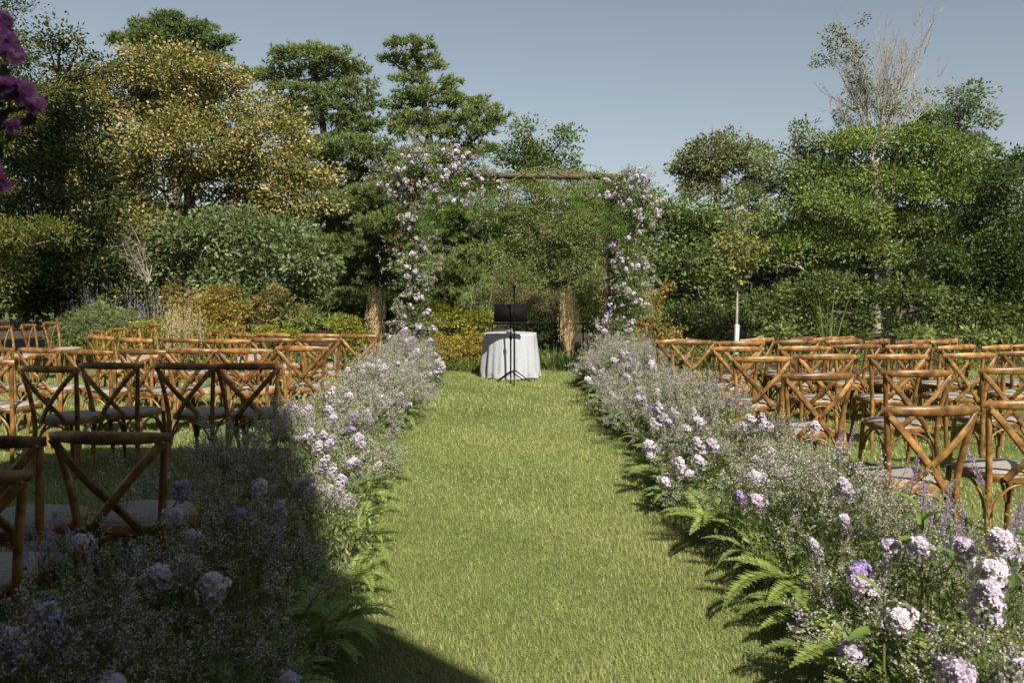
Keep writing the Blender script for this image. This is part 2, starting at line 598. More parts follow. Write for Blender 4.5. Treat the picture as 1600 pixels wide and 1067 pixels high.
tree('pine_tree', 'tall open pine with layered boughs rising behind the left arch post', 'tree',
     [(640, 72, 36, 12), (612, 95, 20, 8), (656, 98, 38, 13), (640, 124, 28, 11), (702, 128, 20, 8), (662, 150, 42, 14), (630, 162, 30, 10), (722, 158, 36, 11),
      (758, 165, 26, 10), (742, 184, 46, 13), (668, 188, 52, 14), (618, 192, 16, 7), (640, 208, 30, 11), (722, 208, 46, 11), (768, 192, 16, 8),
      (690, 240, 60, 16), (750, 232, 28, 9), (640, 246, 32, 14), (650, 282, 50, 18), (722, 290, 60, 18), (670, 330, 60, 20), (742, 342, 60, 20),
      (700, 376, 70, 20), (762, 396, 50, 16), (690, 420, 60, 20), (742, 432, 60, 16), (680, 460, 45, 18), (785, 440, 42, 12), (800, 386, 38, 13),
      (600, 300, 45, 18), (610, 350, 50, 18), (640, 380, 40, 16)],
     23, [(690, 520), (680, 300), (648, 60)], 0.26,
     (0.15, 0.028, [(0.10, 0.135, 0.042), (0.135, 0.165, 0.055), (0.07, 0.10, 0.032)]), style='needle', cl=0.26, flat=0.42, cov=1.15, upn=.6)

tree('maple_tree', 'large maple with golden seed clusters filling the upper left', 'tree',
     [(265, 122, 72, 46), (345, 172, 68, 48), (195, 150, 66, 46), (300, 225, 105, 55), (418, 218, 58, 52), (470, 272, 48, 42), (250, 292, 78, 55),
      (360, 290, 88, 48), (468, 322, 46, 36), (240, 372, 48, 46), (400, 335, 68, 42), (140, 172, 52, 56), (155, 265, 64, 60), (330, 120, 34, 24), (200, 345, 50, 45)],
     21, [(300, 520), (298, 330), (270, 120)], 0.26,
     (0.11, 0.08, [(0.095, 0.12, 0.034), (0.125, 0.14, 0.038), (0.065, 0.09, 0.026), (0.17, 0.155, 0.05, 0.4)]), clump=1.7, cov=1.7, gain=1.55, shrink=0.93, cl=0.33, per=42,
     tip_pal=[(0.44, 0.32, 0.15), (0.36, 0.26, 0.12), (0.32, 0.25, 0.10)], tip=0.42, flat=0.5)

tree('elm_tree', 'filler tree with shade put into its leaf colour behind the far left trees', 'tree',
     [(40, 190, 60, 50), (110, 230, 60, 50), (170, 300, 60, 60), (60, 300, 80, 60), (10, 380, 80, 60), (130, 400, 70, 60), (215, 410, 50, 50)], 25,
     [(100, 500), (100, 350), (100, 200)], 0.22, (0.15, 0.10, DARK), cov=1.2, cl=0.35, per=40, gain=0.55)  # low gain paints shade into the leaves seen through crown gaps
tree('elm_tree', 'filler tree with shade put into its leaf colour behind the large right tree', 'tree',
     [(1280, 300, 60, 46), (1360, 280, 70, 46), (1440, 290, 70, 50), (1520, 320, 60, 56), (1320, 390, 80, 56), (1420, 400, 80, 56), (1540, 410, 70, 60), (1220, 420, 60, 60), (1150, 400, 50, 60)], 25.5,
     [(1400, 500), (1400, 380), (1400, 280)], 0.22, (0.15, 0.10, DARK), cov=1.2, cl=0.35, per=40, gain=0.55)  # leaves darkened to stand for shade between the right crowns

tree('dogwood_shrub', 'big grey-green shrub with rounded leaves below the maple', 'shrub',
     [(300, 372, 48, 38), (360, 362, 56, 36), (430, 380, 58, 42), (478, 420, 42, 42), (400, 430, 68, 42), (330, 440, 58, 34), (272, 402, 40, 34), (450, 470, 58, 28), (380, 475, 50, 26)],
     17.5, [(370, 540), (375, 450), (380, 380)], 0.07,
     (0.13, 0.085, [(0.080, 0.105, 0.044), (0.105, 0.130, 0.058), (0.055, 0.075, 0.030)]), cov=1.2, cl=0.26, per=36, flat=0.6, bark=M_BARK)

tree('apple_tree', 'broad tree with upright leafy shoots at the far left, shade put into its leaf colour', 'tree',
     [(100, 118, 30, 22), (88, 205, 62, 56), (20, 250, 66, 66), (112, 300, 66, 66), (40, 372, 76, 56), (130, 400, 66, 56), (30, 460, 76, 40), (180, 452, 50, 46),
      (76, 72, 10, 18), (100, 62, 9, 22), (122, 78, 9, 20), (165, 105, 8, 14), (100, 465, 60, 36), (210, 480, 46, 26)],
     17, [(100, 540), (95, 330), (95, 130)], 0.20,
     (0.11, 0.07, [(0.045, 0.068, 0.020), (0.065, 0.090, 0.026), (0.035, 0.050, 0.016)]), cov=1.5, cl=0.26, per=36, gain=1.25,  # dark palette and gain put the shade of this corner into the foliage
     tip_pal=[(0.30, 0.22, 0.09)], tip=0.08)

tree('honey_locust_tree', 'near yellow-green locust reaching in at the top left corner', 'tree',
     [(-20, 40, 62, 42), (10, 110, 46, 46), (45, 150, 40, 30), (-60, 180, 76, 60), (-80, 90, 90, 90), (60, 368, 60, 18), (0, 372, 50, 26), (-40, 430, 60, 50), (-80, 300, 60, 60)],
     12.5, [(-190, 640), (-170, 330), (-90, 80)], 0.20, (0.075, 0.028, [(0.12, 0.135, 0.030), (0.16, 0.165, 0.036), (0.085, 0.10, 0.022)]),
     gain=1.0, cov=1.25, cl=0.20, per=46, flat=0.5, base=-10.5)

tree('yew_tree', 'olive bushy evergreen behind the table inside the arch', 'tree',
     [(818, 302, 46, 24), (880, 306, 56, 30), (930, 318, 42, 32), (798, 338, 42, 22), (860, 358, 58, 34), (930, 368, 48, 38), (830, 400, 50, 28),
      (890, 418, 58, 38), (950, 438, 50, 38), (800, 440, 38, 28), (852, 462, 60, 34), (772, 468, 40, 24), (955, 482, 60, 34), (750, 292, 38, 18), (890, 490, 50, 24)],
     18.5, [(870, 540), (872, 420), (878, 300)], 0.13,
     (0.075, 0.032, [(0.10, 0.125, 0.042), (0.13, 0.155, 0.052), (0.07, 0.09, 0.030), (0.15, 0.13, 0.06, 0.25)]), cov=1.2, cl=0.2, per=50)

tree('oak_tree', 'small distant oak top with two tufts right of the pine', 'tree',
     [(824, 212, 24, 20), (812, 240, 28, 20), (838, 246, 24, 22), (876, 222, 18, 18), (872, 246, 22, 18), (798, 252, 18, 14), (840, 275, 60, 22)],
     42, [(845, 480), (845, 300), (830, 210)], 0.3, (0.20, 0.14, [(0.06, 0.088, 0.030), (0.08, 0.11, 0.036)]), cov=1.2, cl=0.45, per=30)

tree('linden_tree', 'round olive-topped distant tree right of the arch', 'tree',
     [(1118, 250, 54, 34), (1150, 238, 38, 26), (1086, 268, 28, 24), (1120, 292, 58, 28), (1172, 268, 24, 28), (1195, 290, 30, 26)],
     37, [(1120, 480), (1120, 330), (1125, 250)], 0.35, (0.17, 0.12, [(0.085, 0.092, 0.036), (0.11, 0.115, 0.045), (0.06, 0.072, 0.027)]), cov=1.4, cl=0.42, per=36)

tree('hornbeam_tree', 'mid-green leafy tree just right of the arch post', 'tree',
     [(1040, 330, 46, 28), (1080, 350, 46, 34), (1020, 370, 50, 34), (1072, 402, 54, 38), (1030, 430, 54, 38), (1092, 450, 50, 38), (1040, 480, 55, 34), (1108, 380, 40, 38), (980, 400, 40, 40)],
     24, [(1060, 530), (1060, 400), (1060, 330)], 0.2, (0.15, 0.10, [(0.075, 0.105, 0.034), (0.10, 0.13, 0.042), (0.055, 0.08, 0.026)]), cov=1.4, cl=0.34, per=42, shrink=0.9, gain=1.7)

tree('poplar_tree', 'silvery grey-green poplar top left of the bare tree', 'tree',
     [(1248, 214, 20, 18), (1228, 240, 34, 18), (1278, 230, 28, 20), (1210, 262, 30, 20), (1250, 275, 50, 24), (1295, 245, 30, 20), (1160, 330, 40, 40)],
     31, [(1245, 480), (1245, 300), (1248, 210)], 0.22, (0.17, 0.10, [(0.115, 0.145, 0.085), (0.145, 0.175, 0.105), (0.08, 0.105, 0.055)]), cov=0.95, cl=0.36, per=30)

tree('ash_tree', 'tall grey-green tree right of the bare branches', 'tree',
     [(1500, 158, 30, 22), (1516, 196, 26, 28), (1478, 200, 28, 28), (1440, 170, 26, 15), (1500, 235, 40, 26), (1450, 205, 30, 22), (1530, 250, 26, 26)],
     27, [(1490, 480), (1490, 300), (1500, 160)], 0.22, (0.14, 0.09, [(0.085, 0.115, 0.055), (0.11, 0.14, 0.070), (0.065, 0.09, 0.04)]), cov=1.0, cl=0.3, per=34)

tree('locust_tree', 'large spreading tree with layered green boughs on the right', 'tree',
     [(1312, 230, 36, 18), (1370, 224, 52, 24), (1432, 226, 58, 30), (1482, 252, 56, 34), (1302, 276, 56, 24), (1382, 286, 66, 28), (1462, 302, 66, 32),
      (1522, 292, 36, 36), (1262, 312, 46, 24), (1332, 336, 66, 26), (1422, 350, 74, 28), (1500, 362, 56, 30), (1272, 370, 54, 24), (1352, 392, 54, 22),
      (1432, 402, 56, 26), (1208, 340, 32, 26), (1228, 402, 38, 34), (1300, 420, 40, 22)],
     20, [(1390, 530), (1385, 420), (1400, 240)], 0.2,
     (0.115, 0.062, [(0.075, 0.110, 0.028), (0.10, 0.135, 0.034), (0.055, 0.080, 0.022), (0.20, 0.17, 0.03, 0.12)]), cov=1.6, clump=1.7, gain=1.9, shrink=0.86, cl=0.30, per=46, flat=0.42, bark=M_PALE_BARK)

tree('cherry_tree', 'dark dense green tree at the right edge', 'tree',
     [(1545, 285, 36, 34), (1585, 275, 40, 40), (1562, 340, 58, 46), (1592, 402, 60, 56), (1522, 420, 56, 46), (1572, 470, 66, 42), (1485, 452, 46, 36), (1660, 380, 80, 100)],
     17.5, [(1570, 540), (1568, 420), (1575, 300)], 0.16, (0.105, 0.062, [(0.048, 0.075, 0.022), (0.064, 0.094, 0.028), (0.036, 0.056, 0.016)]), cov=1.35, cl=0.26, per=44, shrink=0.88, gain=1.35)

for k, (L_, lab) in enumerate([
    ([(1190, 480, 46, 36), (1240, 468, 44, 34), (1215, 505, 50, 22)], 'leafy green bush behind the chairs just right of the slim sapling'),
    ([(1290, 452, 48, 28), (1345, 462, 50, 32), (1310, 495, 56, 28)], 'leafy green bush under the spreading tree'),
    ([(1415, 468, 54, 32), (1470, 482, 50, 28), (1440, 508, 60, 20)], 'leafy green bush in front of the dark dense tree'),
    ([(1535, 490, 54, 28), (1590, 500, 50, 26)], 'leafy green bush at the far right edge of the bed'),
    ([(1100, 490, 44, 32), (1050, 505, 40, 24)], 'leafy green bush left of the slim sapling')]):
    tree('viburnum_bush', lab, 'bush', L_ + [(L_[0][0], 525, 48, 20), (L_[-1][0], 528, 44, 18)], 16.6 + 0.2 * k, [(L_[0][0], 560), (L_[0][0], 500), (L_[0][0], 470)], 0.04,
         (0.10, 0.06, [(0.075, 0.105, 0.030), (0.10, 0.13, 0.038), (0.05, 0.074, 0.02), (0.22, 0.2, 0.03, 0.06)]), cov=1.1, gain=1.35, cl=0.22, per=36, shrink=0.88, group='viburnum bushes under the right trees')


# slim sapling with a white trunk guard
s = tree('sapling', 'slim young tree with sparse yellowish crown and white trunk guard', 'tree',
     [(1153, 318, 9, 16), (1150, 345, 20, 16), (1143, 374, 30, 18), (1162, 384, 30, 20), (1148, 408, 30, 18), (1158, 400, 28, 20), (1153, 430, 16, 12)],
     15.5, [(1150, 548), (1152, 440), (1153, 330)], 0.035,
     (0.085, 0.042, [(0.14, 0.145, 0.045), (0.18, 0.175, 0.055), (0.10, 0.11, 0.035)]), bark=M_PALE_BARK, clump=1.0, cov=0.6, cl=0.15, per=20, limb_r=0.6)
q = MB()
sweep(q, [(0, 0, 0.02), (0.005, 0, 0.74)], 0.05, n=10)
q.build('trunk_guard', M_WHITE, s, True)


# unseen tree added outside the left edge so its crown shades the far left trees
LT = empty('oak_tree', (-8.2, 10.2, 0)); tag(LT, 'unseen oak added beyond the left edge to shade the far left trees', 'tree')
q = MB(); sweep(q, [(0, 0, 0), (0.1, 0, 4), (0, 0.1, 9)], [0.25, 0.12], n=8, seg=4)
for e in ((-1.6, 0, 9.6), (1.4, 0.5, 10), (0, -1.2, 11), (-0.5, 1.3, 8.6)):
    sweep(q, [(0.05, 0.05, 6.5), np.array(e) * np.array([0.5, 0.5, 0.85]), e], [0.09, 0.03], n=5, seg=3)
q.build('trunk', M_BARK, LT, True)
crown_mesh([(np.array(c_), np.array(r_)) for c_, r_ in (((0, 0, 9.6), (2.1, 1.9, 1.5)), ((-1.6, 0.4, 8.6), (1.7, 1.6, 1.2)), ((1.2, 0.6, 10.4), (1.2, 1.3, 1.1)), ((0, 0, 11.3), (1.5, 1.4, 1.1)), ((-1.8, 0, 10.6), (1.6, 1.5, 1.1)))],
           0.14, 0.09, DARK, cov=1.3, cl=0.3, per=36).build('crown', M_LEAF, LT)


# bare tree
def bare_tree(name, label, Y, base, fans, r0, bark, leaf_lobes=None):
    B = at(*base[0], Y); B[2] = 0
    root = empty(name, B)
    tag(root, label, 'tree')
    mb = MB()
    T = [np.zeros(3)] + [at(*q, Y) - B for q in base[1:]]
    sweep(mb, T, [r0, r0 * 0.6], n=8, seg=4)
    top = T[-1]

    def grow(p, d, L, r, lev):
        n = 4
        pts = [p]
        dd = d.copy()
        for i in range(n):
            dd = unit(dd + rng.normal(size=3) * 0.09 + np.array([0, 0, 0.06]))
            pts.append(pts[-1] + dd * L / n)
        sweep(mb, pts, [r, r * 0.45], n=4 if lev else 6, cap=False)
        if lev < 3:
            for q in range(6 if lev < 2 else 5):
                k = rng.integers(1, n + 1)
                nd = unit(dd + rng.normal(size=3) * 0.33 + np.array([0, 0, 0.15]))
                grow(pts[k], nd, L * rng.uniform(0.35, 0.6), r * 0.5, lev + 1)
    for (px, py) in fans:
        e = at(px, py, Y + rng.uniform(-1.2, 1.2)) - B
        v = e - top
        grow(top + rng.normal(size=3) * 0.1, unit(v), float(np.linalg.norm(v)) * 0.72, r0 * 0.12, 0)
    mb.build('trunk', bark, root, True)
    if leaf_lobes:
        lob = [(c - B, r) for c, r in px_lobes(leaf_lobes, Y, 0.8, 3)]
        crown_mesh(lob, 0.085, 0.055, [(0.10, 0.125, 0.05), (0.14, 0.16, 0.07)], cov=0.40, cl=0.22, per=16, shell=0.3, clump=1.0, gain=1.1).build('crown', M_LEAF, root)
    return root


bare_tree('bare_tree', 'mostly bare pale tree with a fan of thin upright branches', 25, [(1370, 520), (1372, 330), (1365, 250)],
          [(1300, 45), (1330, 60), (1352, 50), (1385, 48), (1412, 55), (1440, 62), (1462, 75), (1275, 140), (1280, 185), (1470, 130), (1398, 90), (1345, 100), (1426, 95)], 0.22, M_PALE_BARK,
          [(1310, 62, 24, 22), (1290, 95, 22, 14), (1335, 92, 20, 22), (1345, 140, 22, 28), (1382, 160, 26, 32), (1345, 30, 10, 10), (1325, 180, 20, 20)])
# dead twigs left of the dogwood
q = MB()
B = at(200, 470, 17.0); B[2] = 0
root = empty('dead_branch', B)
tag(root, 'dead grey twiggy branch hanging left of the grey-green shrub', 'branch')
a0 = at(232, 440, 17.0) - B
sweep(q, [(0.4, 0, 0), a0 * np.array([1, 1, 0.5]) + np.array([0.2, 0, 0]), a0], [0.03, 0.018], n=5, seg=4)
for k in range(16):
    e = at(192 + rng.normal() * 20, 385 + rng.normal() * 24, 17.0 + rng.normal() * 0.2) - B
    m_ = (a0 + e) / 2 + rng.normal(size=3) * 0.12 + np.array([0, 0, 0.12])
    sweep(q, [a0 + rng.normal(size=3) * 0.03, m_, e], [0.010, 0.004], n=4, seg=4)
    for j in range(8):
        f = m_ + (e - m_) * rng.random()
        sweep(q, [f, f + rng.normal(size=3) * 0.07, f + rng.normal(size=3) * 0.14 + np.array([-0.05, 0, -0.05])], [0.005, 0.002], n=3)
q.build('twigs', M_PALE_BARK, root, True)


# ------------------------------------------------------------------ planting bed
def bush(name, label, L, Y, leaf, cat='plant', group=None, **kw):
    kw.setdefault('gain', 1.0)
    kw.setdefault('clump', 1.0)
    return tree(name, label, cat, L, Y, [(L[0][0], 575), (L[0][0], L[0][1] + 20), (L[0][0], L[0][1])], 0.018, leaf, group=group, **kw)


def blades(mb, c, n, h, spread, w, pal, arch=0.8, rad=0.1, seg=5, jit=0.38):
    """fountain of arching strap blades"""
    a = rng.uniform(0, 2 * np.pi, n)
    P0 = np.stack([c[0] + np.cos(a) * rad * rng.random(n), c[1] + np.sin(a) * rad * rng.random(n), np.full(n, c[2])], -1)
    hh = h * rng.uniform(1 - jit, 1 + jit * 0.6, n)
    sp = spread * rng.uniform(0.1, 1.0, n)
    s = np.linspace(0, 1, seg)
    X = P0[:, None, :] + np.stack([np.cos(a)[:, None] * sp[:, None] * s ** (1.4), np.sin(a)[:, None] * sp[:, None] * s ** 1.4,
                                   hh[:, None] * (s - arch * 0.45 * (sp / (spread + 1e-6))[:, None] * s ** 3)], -1)
    a2 = a + np.pi / 2 + rng.normal(size=n) * 0.8
    S = np.stack([np.cos(a2), np.sin(a2), np.zeros(n)], -1)[:, None, :] * (w / 2 * (1 - 0.92 * s ** 2))[None, :, None]
    V = np.stack([X - S, X + S], 2).reshape(n, seg * 2, 3)
    base = (np.arange(n) * seg * 2)[:, None, None]
    k = np.arange(seg - 1)[None, :, None] * 2
    F = (base + k + np.array([0, 1, 3, 2])[None, None, :]).reshape(-1, 4)
    t = np.repeat(pick(pal, n), seg - 1, axis=0)
    mb.add(V.reshape(-1, 3), F, t)
    return X[:, -1, :]


GOLD = [(0.24, 0.24, 0.035), (0.32, 0.30, 0.045), (0.16, 0.18, 0.03), (0.36, 0.29, 0.06, .5)]
bush('golden_spirea', 'yellow-green leafy shrub to the left of the white table, tallest', [(692, 498, 38, 22), (735, 505, 36, 24), (715, 525, 40, 24)], 15.0,
     (0.055, 0.03, GOLD[:3]), cat='shrub', cov=1.2, cl=0.12, per=36)
bush('golden_spirea', 'low orange-gold foliage clump in front of the yellow-green shrub', [(690, 545, 36, 20), (735, 542, 34, 24), (755, 560, 20, 22)], 14.5,
     (0.05, 0.024, [(0.32, 0.24, 0.05), (0.24, 0.22, 0.04), (0.36, 0.27, 0.06)]), cat='shrub', cov=1.2, cl=0.1, per=36)
bush('golden_shrub', 'low yellow shrub behind the end of the left chair rows', [(545, 510, 32, 14), (585, 518, 36, 16), (620, 530, 30, 18), (560, 535, 50, 18)], 15.2,
     (0.05, 0.028, GOLD[:3]), cat='shrub', cov=1.2, cl=0.1, per=36)
bush('golden_shrub', 'yellow leafy shrub seen through the left chair rows', [(240, 520, 40, 22), (330, 530, 50, 22), (430, 530, 50, 20), (180, 545, 60, 22)], 14.8,
     (0.05, 0.03, GOLD[:3]), cat='shrub', cov=1.0, cl=0.1, per=36)
bush('astilbe_shrub', 'golden shrub with orange seed plumes left of the grey-green grass', [(300, 482, 30, 20), (345, 470, 36, 24), (385, 492, 34, 18), (330, 500, 50, 20)], 15.6,
     (0.07, 0.03, [(0.22, 0.19, 0.035), (0.15, 0.15, 0.03), (0.30, 0.24, 0.04)]), cat='shrub', cov=1.2, cl=0.13, per=30,
     tip_pal=[(0.36, 0.21, 0.08), (0.32, 0.19, 0.08)], tip=0.22)
bush('astilbe_shrub', 'golden-brown plumed shrub below the dogwood, nearer the arch', [(430, 468, 30, 16), (450, 490, 28, 14), (270, 460, 10, 20)], 15.8,
     (0.07, 0.03, [(0.16, 0.15, 0.03), (0.12, 0.13, 0.03)]), cat='shrub', cov=1.0, cl=0.12, per=30,
     tip_pal=[(0.32, 0.18, 0.08)], tip=0.3)
bush('amsonia_plant', 'pale green feathery plant behind the left chairs', [(125, 512, 32, 24), (160, 498, 30, 24), (195, 510, 30, 26), (100, 530, 26, 20)], 15.2,
     (0.085, 0.014, [(0.17, 0.21, 0.09), (0.22, 0.26, 0.12), (0.12, 0.16, 0.06)]), cov=1.1, cl=0.14, per=40, upn=0.2)
bush('daylily_clump', 'green leafy clump under the tall pine left of the arch', [(485, 500, 30, 14), (515, 506, 26, 12)], 15.6,
     (0.12, 0.03, [(0.15, 0.19, 0.05), (0.2, 0.23, 0.07)]), cov=1.1, cl=0.12, per=30)
bush('boxwood_shrub', 'dark green shrub behind the right side of the white table', [(850, 520, 28, 22), (820, 505, 30, 20), (870, 545, 26, 24)], 15.1,
     (0.045, 0.028, [(0.035, 0.062, 0.02), (0.05, 0.08, 0.024)]), cat='shrub', cov=1.2, cl=0.1, per=36)
bush('juniper_shrub', 'brownish feathery shrub behind the microphone', [(850, 478, 36, 22), (800, 465, 30, 24), (880, 500, 24, 20)], 16.0,
     (0.06, 0.015, [(0.16, 0.14, 0.07), (0.12, 0.12, 0.05), (0.2, 0.16, 0.09)]), cat='shrub', cov=1.1, cl=0.12, per=40)
bush('variegated_shrub', 'light yellow-green shrub at the foot of the right arch post', [(925, 470, 22, 34), (940, 510, 26, 26), (930, 440, 14, 16)], 14.9,
     (0.075, 0.03, [(0.22, 0.25, 0.08), (0.30, 0.31, 0.10), (0.14, 0.17, 0.05)]), cat='shrub', cov=0.9, cl=0.12, per=26)
bush('rust_tipped_shrub', 'orange-tipped golden shrub right of the right arch post', [(1020, 520, 28, 22), (1045, 540, 26, 20), (1015, 480, 12, 26), (1040, 455, 8, 14), (1062, 510, 8, 10), (990, 545, 30, 22)], 14.7,
     (0.065, 0.026, [(0.20, 0.19, 0.04), (0.27, 0.23, 0.05), (0.13, 0.14, 0.03)]), cat='shrub', cov=0.8, cl=0.11, per=26, tip_pal=[(0.42, 0.22, 0.07)], tip=0.35)
for k, (L_, lab) in enumerate([
    ([(1225, 522, 34, 12), (1200, 530, 26, 10)], 'broad-leaved pale green clump behind the right chairs near the sapling'),
    ([(1430, 524, 26, 10), (1470, 522, 26, 10)], 'broad-leaved pale green clump behind the right chairs, middle one'),
    ([(1530, 526, 30, 10), (1580, 528, 30, 10)], 'broad-leaved pale green clump behind the right chairs at the edge'),
    ([(1060, 560, 40, 18), (1120, 560, 30, 16), (1090, 575, 50, 14)], 'pale green low clump seen under the first right chairs'),
    ([(1320, 570, 26, 16)], 'pale green low clump seen between the middle right chairs')]):
    bush('hosta_clump', lab, L_, 14.9 if k < 3 else 14.5, (0.13, 0.045, [(0.17, 0.21, 0.06), (0.24, 0.26, 0.09), (0.11, 0.15, 0.04)]),
         cov=1.0, cl=0.13, per=24, upn=0.5, group='hosta clumps along the right bed')
bush('golden_barberry', 'bright yellow-green shrub seen through the right chairs', [(1512, 580, 16, 15), (1490, 572, 14, 12), (1540, 585, 16, 12)], 14.4,
     (0.045, 0.028, GOLD[:3]), cat='shrub', cov=1.1, cl=0.08, per=30)


gc = MB()
n = 15000
x = rng.uniform(-12, 12, n)
y = bed_front(x) + rng.random(n) ** 1.5 * 2.2
patchy = 0.5 + 0.5 * np.sin(x * 3.1 + 1.4 * np.sin(y * 2)) * np.sin(x * 1.3 + y)
z = rng.random(n) ** 1.3 * (0.10 + 0.26 * patchy)
k3 = patchy[:, None]
cg = (np.array([0.06, 0.095, 0.026]) * (1 - k3) + np.array([0.19, 0.20, 0.055]) * k3) * rng.uniform(0.7, 1.3, (n, 1))
leaves(gc, np.stack([x, y, z + 0.02], -1), unit(sphere_dirs(n) + np.array([0, -0.2, 0.8])), sphere_dirs(n) + np.array([0, -0.3, 0.7]), rng.uniform(0.05, 0.11, n), rng.uniform(0.02, 0.045, n), cg)
tag(gc.build('bed_ground_cover', M_LEAF), 'low leafy ground cover filling the planting bed behind the chairs', None, kind='stuff')


def grass_plant(name, label, px, Y, n, h, spread, w, pal, arch, rad, plume=None, group=None, pw=0.03, pl=0.25):
    B = at(px, 575, Y); B[2] = 0
    root = empty(name, B)
    tag(root, label, 'plant', group)
    mb = MB()
    tips = blades(mb, (0, 0, 0), n, h, spread, w, pal, arch, rad, seg=6)
    mb.build('leaves', M_LEAF, root)
    if plume:
        pm = MB()
        m_ = 26
        t = np.repeat(tips, m_, axis=0)
        s = rng.random(len(t))
        P = t + np.stack([rng.normal(size=len(t)) * 0.006, rng.normal(size=len(t)) * 0.006, (s - 0.6) * pl], -1)
        D = unit(sphere_dirs(len(t)) * 0.45 + np.array([0, 0, 1.0]))
        leaves(pm, P, D, sphere_dirs(len(t)), pw, pw * 0.3, pick(plume, len(t)))
        pm.build('plumes', M_LEAF, root)['kind'] = 'stuff'
    return root


BEIGE = [(0.68, 0.54, 0.34), (0.76, 0.62, 0.42), (0.60, 0.46, 0.27)]
grass_plant('feather_reed_grass', 'upright beige feather grass left of the left arch post', 589, 14.9, 80, 1.18, 0.13, 0.012, BEIGE, 0.1, 0.08, BEIGE, 'feather grasses beside the arch', pw=0.035, pl=0.5)
grass_plant('feather_reed_grass', 'upright beige feather grass right of the table before the right post', 889, 14.4, 90, 1.14, 0.13, 0.012, BEIGE, 0.1, 0.08, BEIGE, 'feather grasses beside the arch', pw=0.035, pl=0.5)
grass_plant('blue_oat_grass', 'blue-green spiky grass mound behind the left chairs', 400, 14.9, 240, 0.72, 0.62, 0.014, [(0.24, 0.31, 0.22), (0.31, 0.38, 0.29), (0.18, 0.24, 0.14)], 0.9, 0.12)
grass_plant('strap_leaf_plant', 'fresh green grassy clump right of the table', 862, 14.15, 130, 0.42, 0.30, 0.02, [(0.14, 0.19, 0.06), (0.2, 0.25, 0.09)], 0.9, 0.2)
grass_plant('strap_leaf_plant', 'darker green grassy clump in front of the beige grass by the table', 892, 14.0, 130, 0.40, 0.32, 0.022, [(0.05, 0.1, 0.03), (0.09, 0.15, 0.04)], 0.9, 0.25)
grass_plant('strap_leaf_plant', 'low green grassy clump left of the table at the lawn edge', 735, 14.1, 150, 0.24, 0.35, 0.02, [(0.16, 0.2, 0.04), (0.22, 0.25, 0.06)], 0.9, 0.35)
grass_plant('strap_leaf_plant', 'low green grassy clump at the lawn edge beside the left flowers', 695, 14.2, 150, 0.24, 0.35, 0.02, [(0.14, 0.18, 0.04), (0.2, 0.24, 0.06)], 0.9, 0.35)
grass_plant('tall_moor_grass', 'sparse tall green stems rising behind the left of the table', 755, 15.4, 26, 2.0, 0.75, 0.02, [(0.16, 0.2, 0.06), (0.22, 0.24, 0.09)], 0.25, 0.15, [(0.22, 0.22, 0.1)], pw=0.03)
grass_plant('tall_moor_grass', 'sparse tall green stems behind the right chairs', 1292, 15.4, 18, 1.35, 0.5, 0.018, [(0.14, 0.2, 0.05), (0.2, 0.24, 0.08)], 0.25, 0.15)
grass_plant('muhly_grass', 'airy beige hazy grass behind the left chairs', 282, 14.6, 150, 0.85, 0.42, 0.006, [(0.42, 0.36, 0.18), (0.5, 0.43, 0.26)], 0.3, 0.15,
            [(0.46, 0.38, 0.22), (0.40, 0.34, 0.2)], pw=0.045, pl=0.5)
for k, (px, lab) in enumerate([(135, 'lavender spiked plant, leftmost, behind the feathery plant'), (205, 'lavender spiked plant in the middle behind the left chairs'),
                               (240, 'lavender spiked plant, rightmost, beside the hazy grass')]):
    grass_plant('russian_sage', lab, px, 15.9, 26, 1.15, 0.4, 0.01, [(0.2, 0.22, 0.14)], 0.15, 0.12, [(0.30, 0.27, 0.40), (0.36, 0.33, 0.44)], 'lavender spiked plants', pw=0.035, pl=0.4)


# ------------------------------------------------------------------ arch
ARY = 13.3
arch = empty('wedding_arch', (0.05, ARY, 0))
tag(arch, 'tall timber wedding arch covered in lilac flowers and greenery behind the table', 'arch')
for sx in (-1.66, 1.62):
    q = MB(); box(q, (sx, 0, 1.6), (0.17, 0.17, 3.2)); q.build('post', M_TIMBER, arch)
q = MB(); box(q, (0.0, 0, 3.31), (3.7, 0.12, 0.075), M=Matrix.Rotation(R(0.8), 3, 'Y')); q.build('beam', M_TIMBER, arch)
q = MB(); box(q, (0.0, 0.24, 3.33), (3.5, 0.06, 0.07), M=Matrix.Rotation(R(-0.5), 3, 'Y')); q.build('beam', M_TIMBER, arch)

# curling vines on the beam
vine = empty('curly_vine', (0.9, ARY, 3.37))
tag(vine, 'pale green curling vine tendrils looped over the arch beam', 'vine')
VB = np.array([0.9, ARY, 3.37])
for path in ([(800, 282), (830, 266), (850, 262), (862, 272), (845, 283), (832, 276), (850, 268), (900, 270), (940, 275)],
             [(700, 283), (760, 286), (800, 281), (815, 268), (840, 262), (870, 265)],
             [(890, 268), (915, 258), (935, 262), (950, 276)],
             [(855, 272), (862, 300), (845, 325), (838, 345), (850, 352)],
             [(815, 300), (840, 328), (870, 333), (900, 330)],
             [(795, 318), (815, 324), (846, 322)],
             [(960, 310), (948, 335), (945, 360)]):
    q = MB()
    pts = np.array([at(a, b, ARY - 0.12 + 0.06 * math.sin(i * 2.3)) - VB for i, (a, b) in enumerate(path)])
    sweep(q, pts, [0.006, 0.004], n=5, seg=6, tint=(0.24, 0.26, 0.10))
    d = smooth_path(pts, 6)
    idx = rng.integers(0, len(d), 14)
    leaves(q, d[idx], sphere_dirs(14), sphere_dirs(14), 0.05, 0.03, pick([(0.2, 0.26, 0.07)], 14))
    q.build('tendril', M_LEAF, vine)

# ------------------------------------------------------------------ chair
chair0 = empty('crossback_chair')


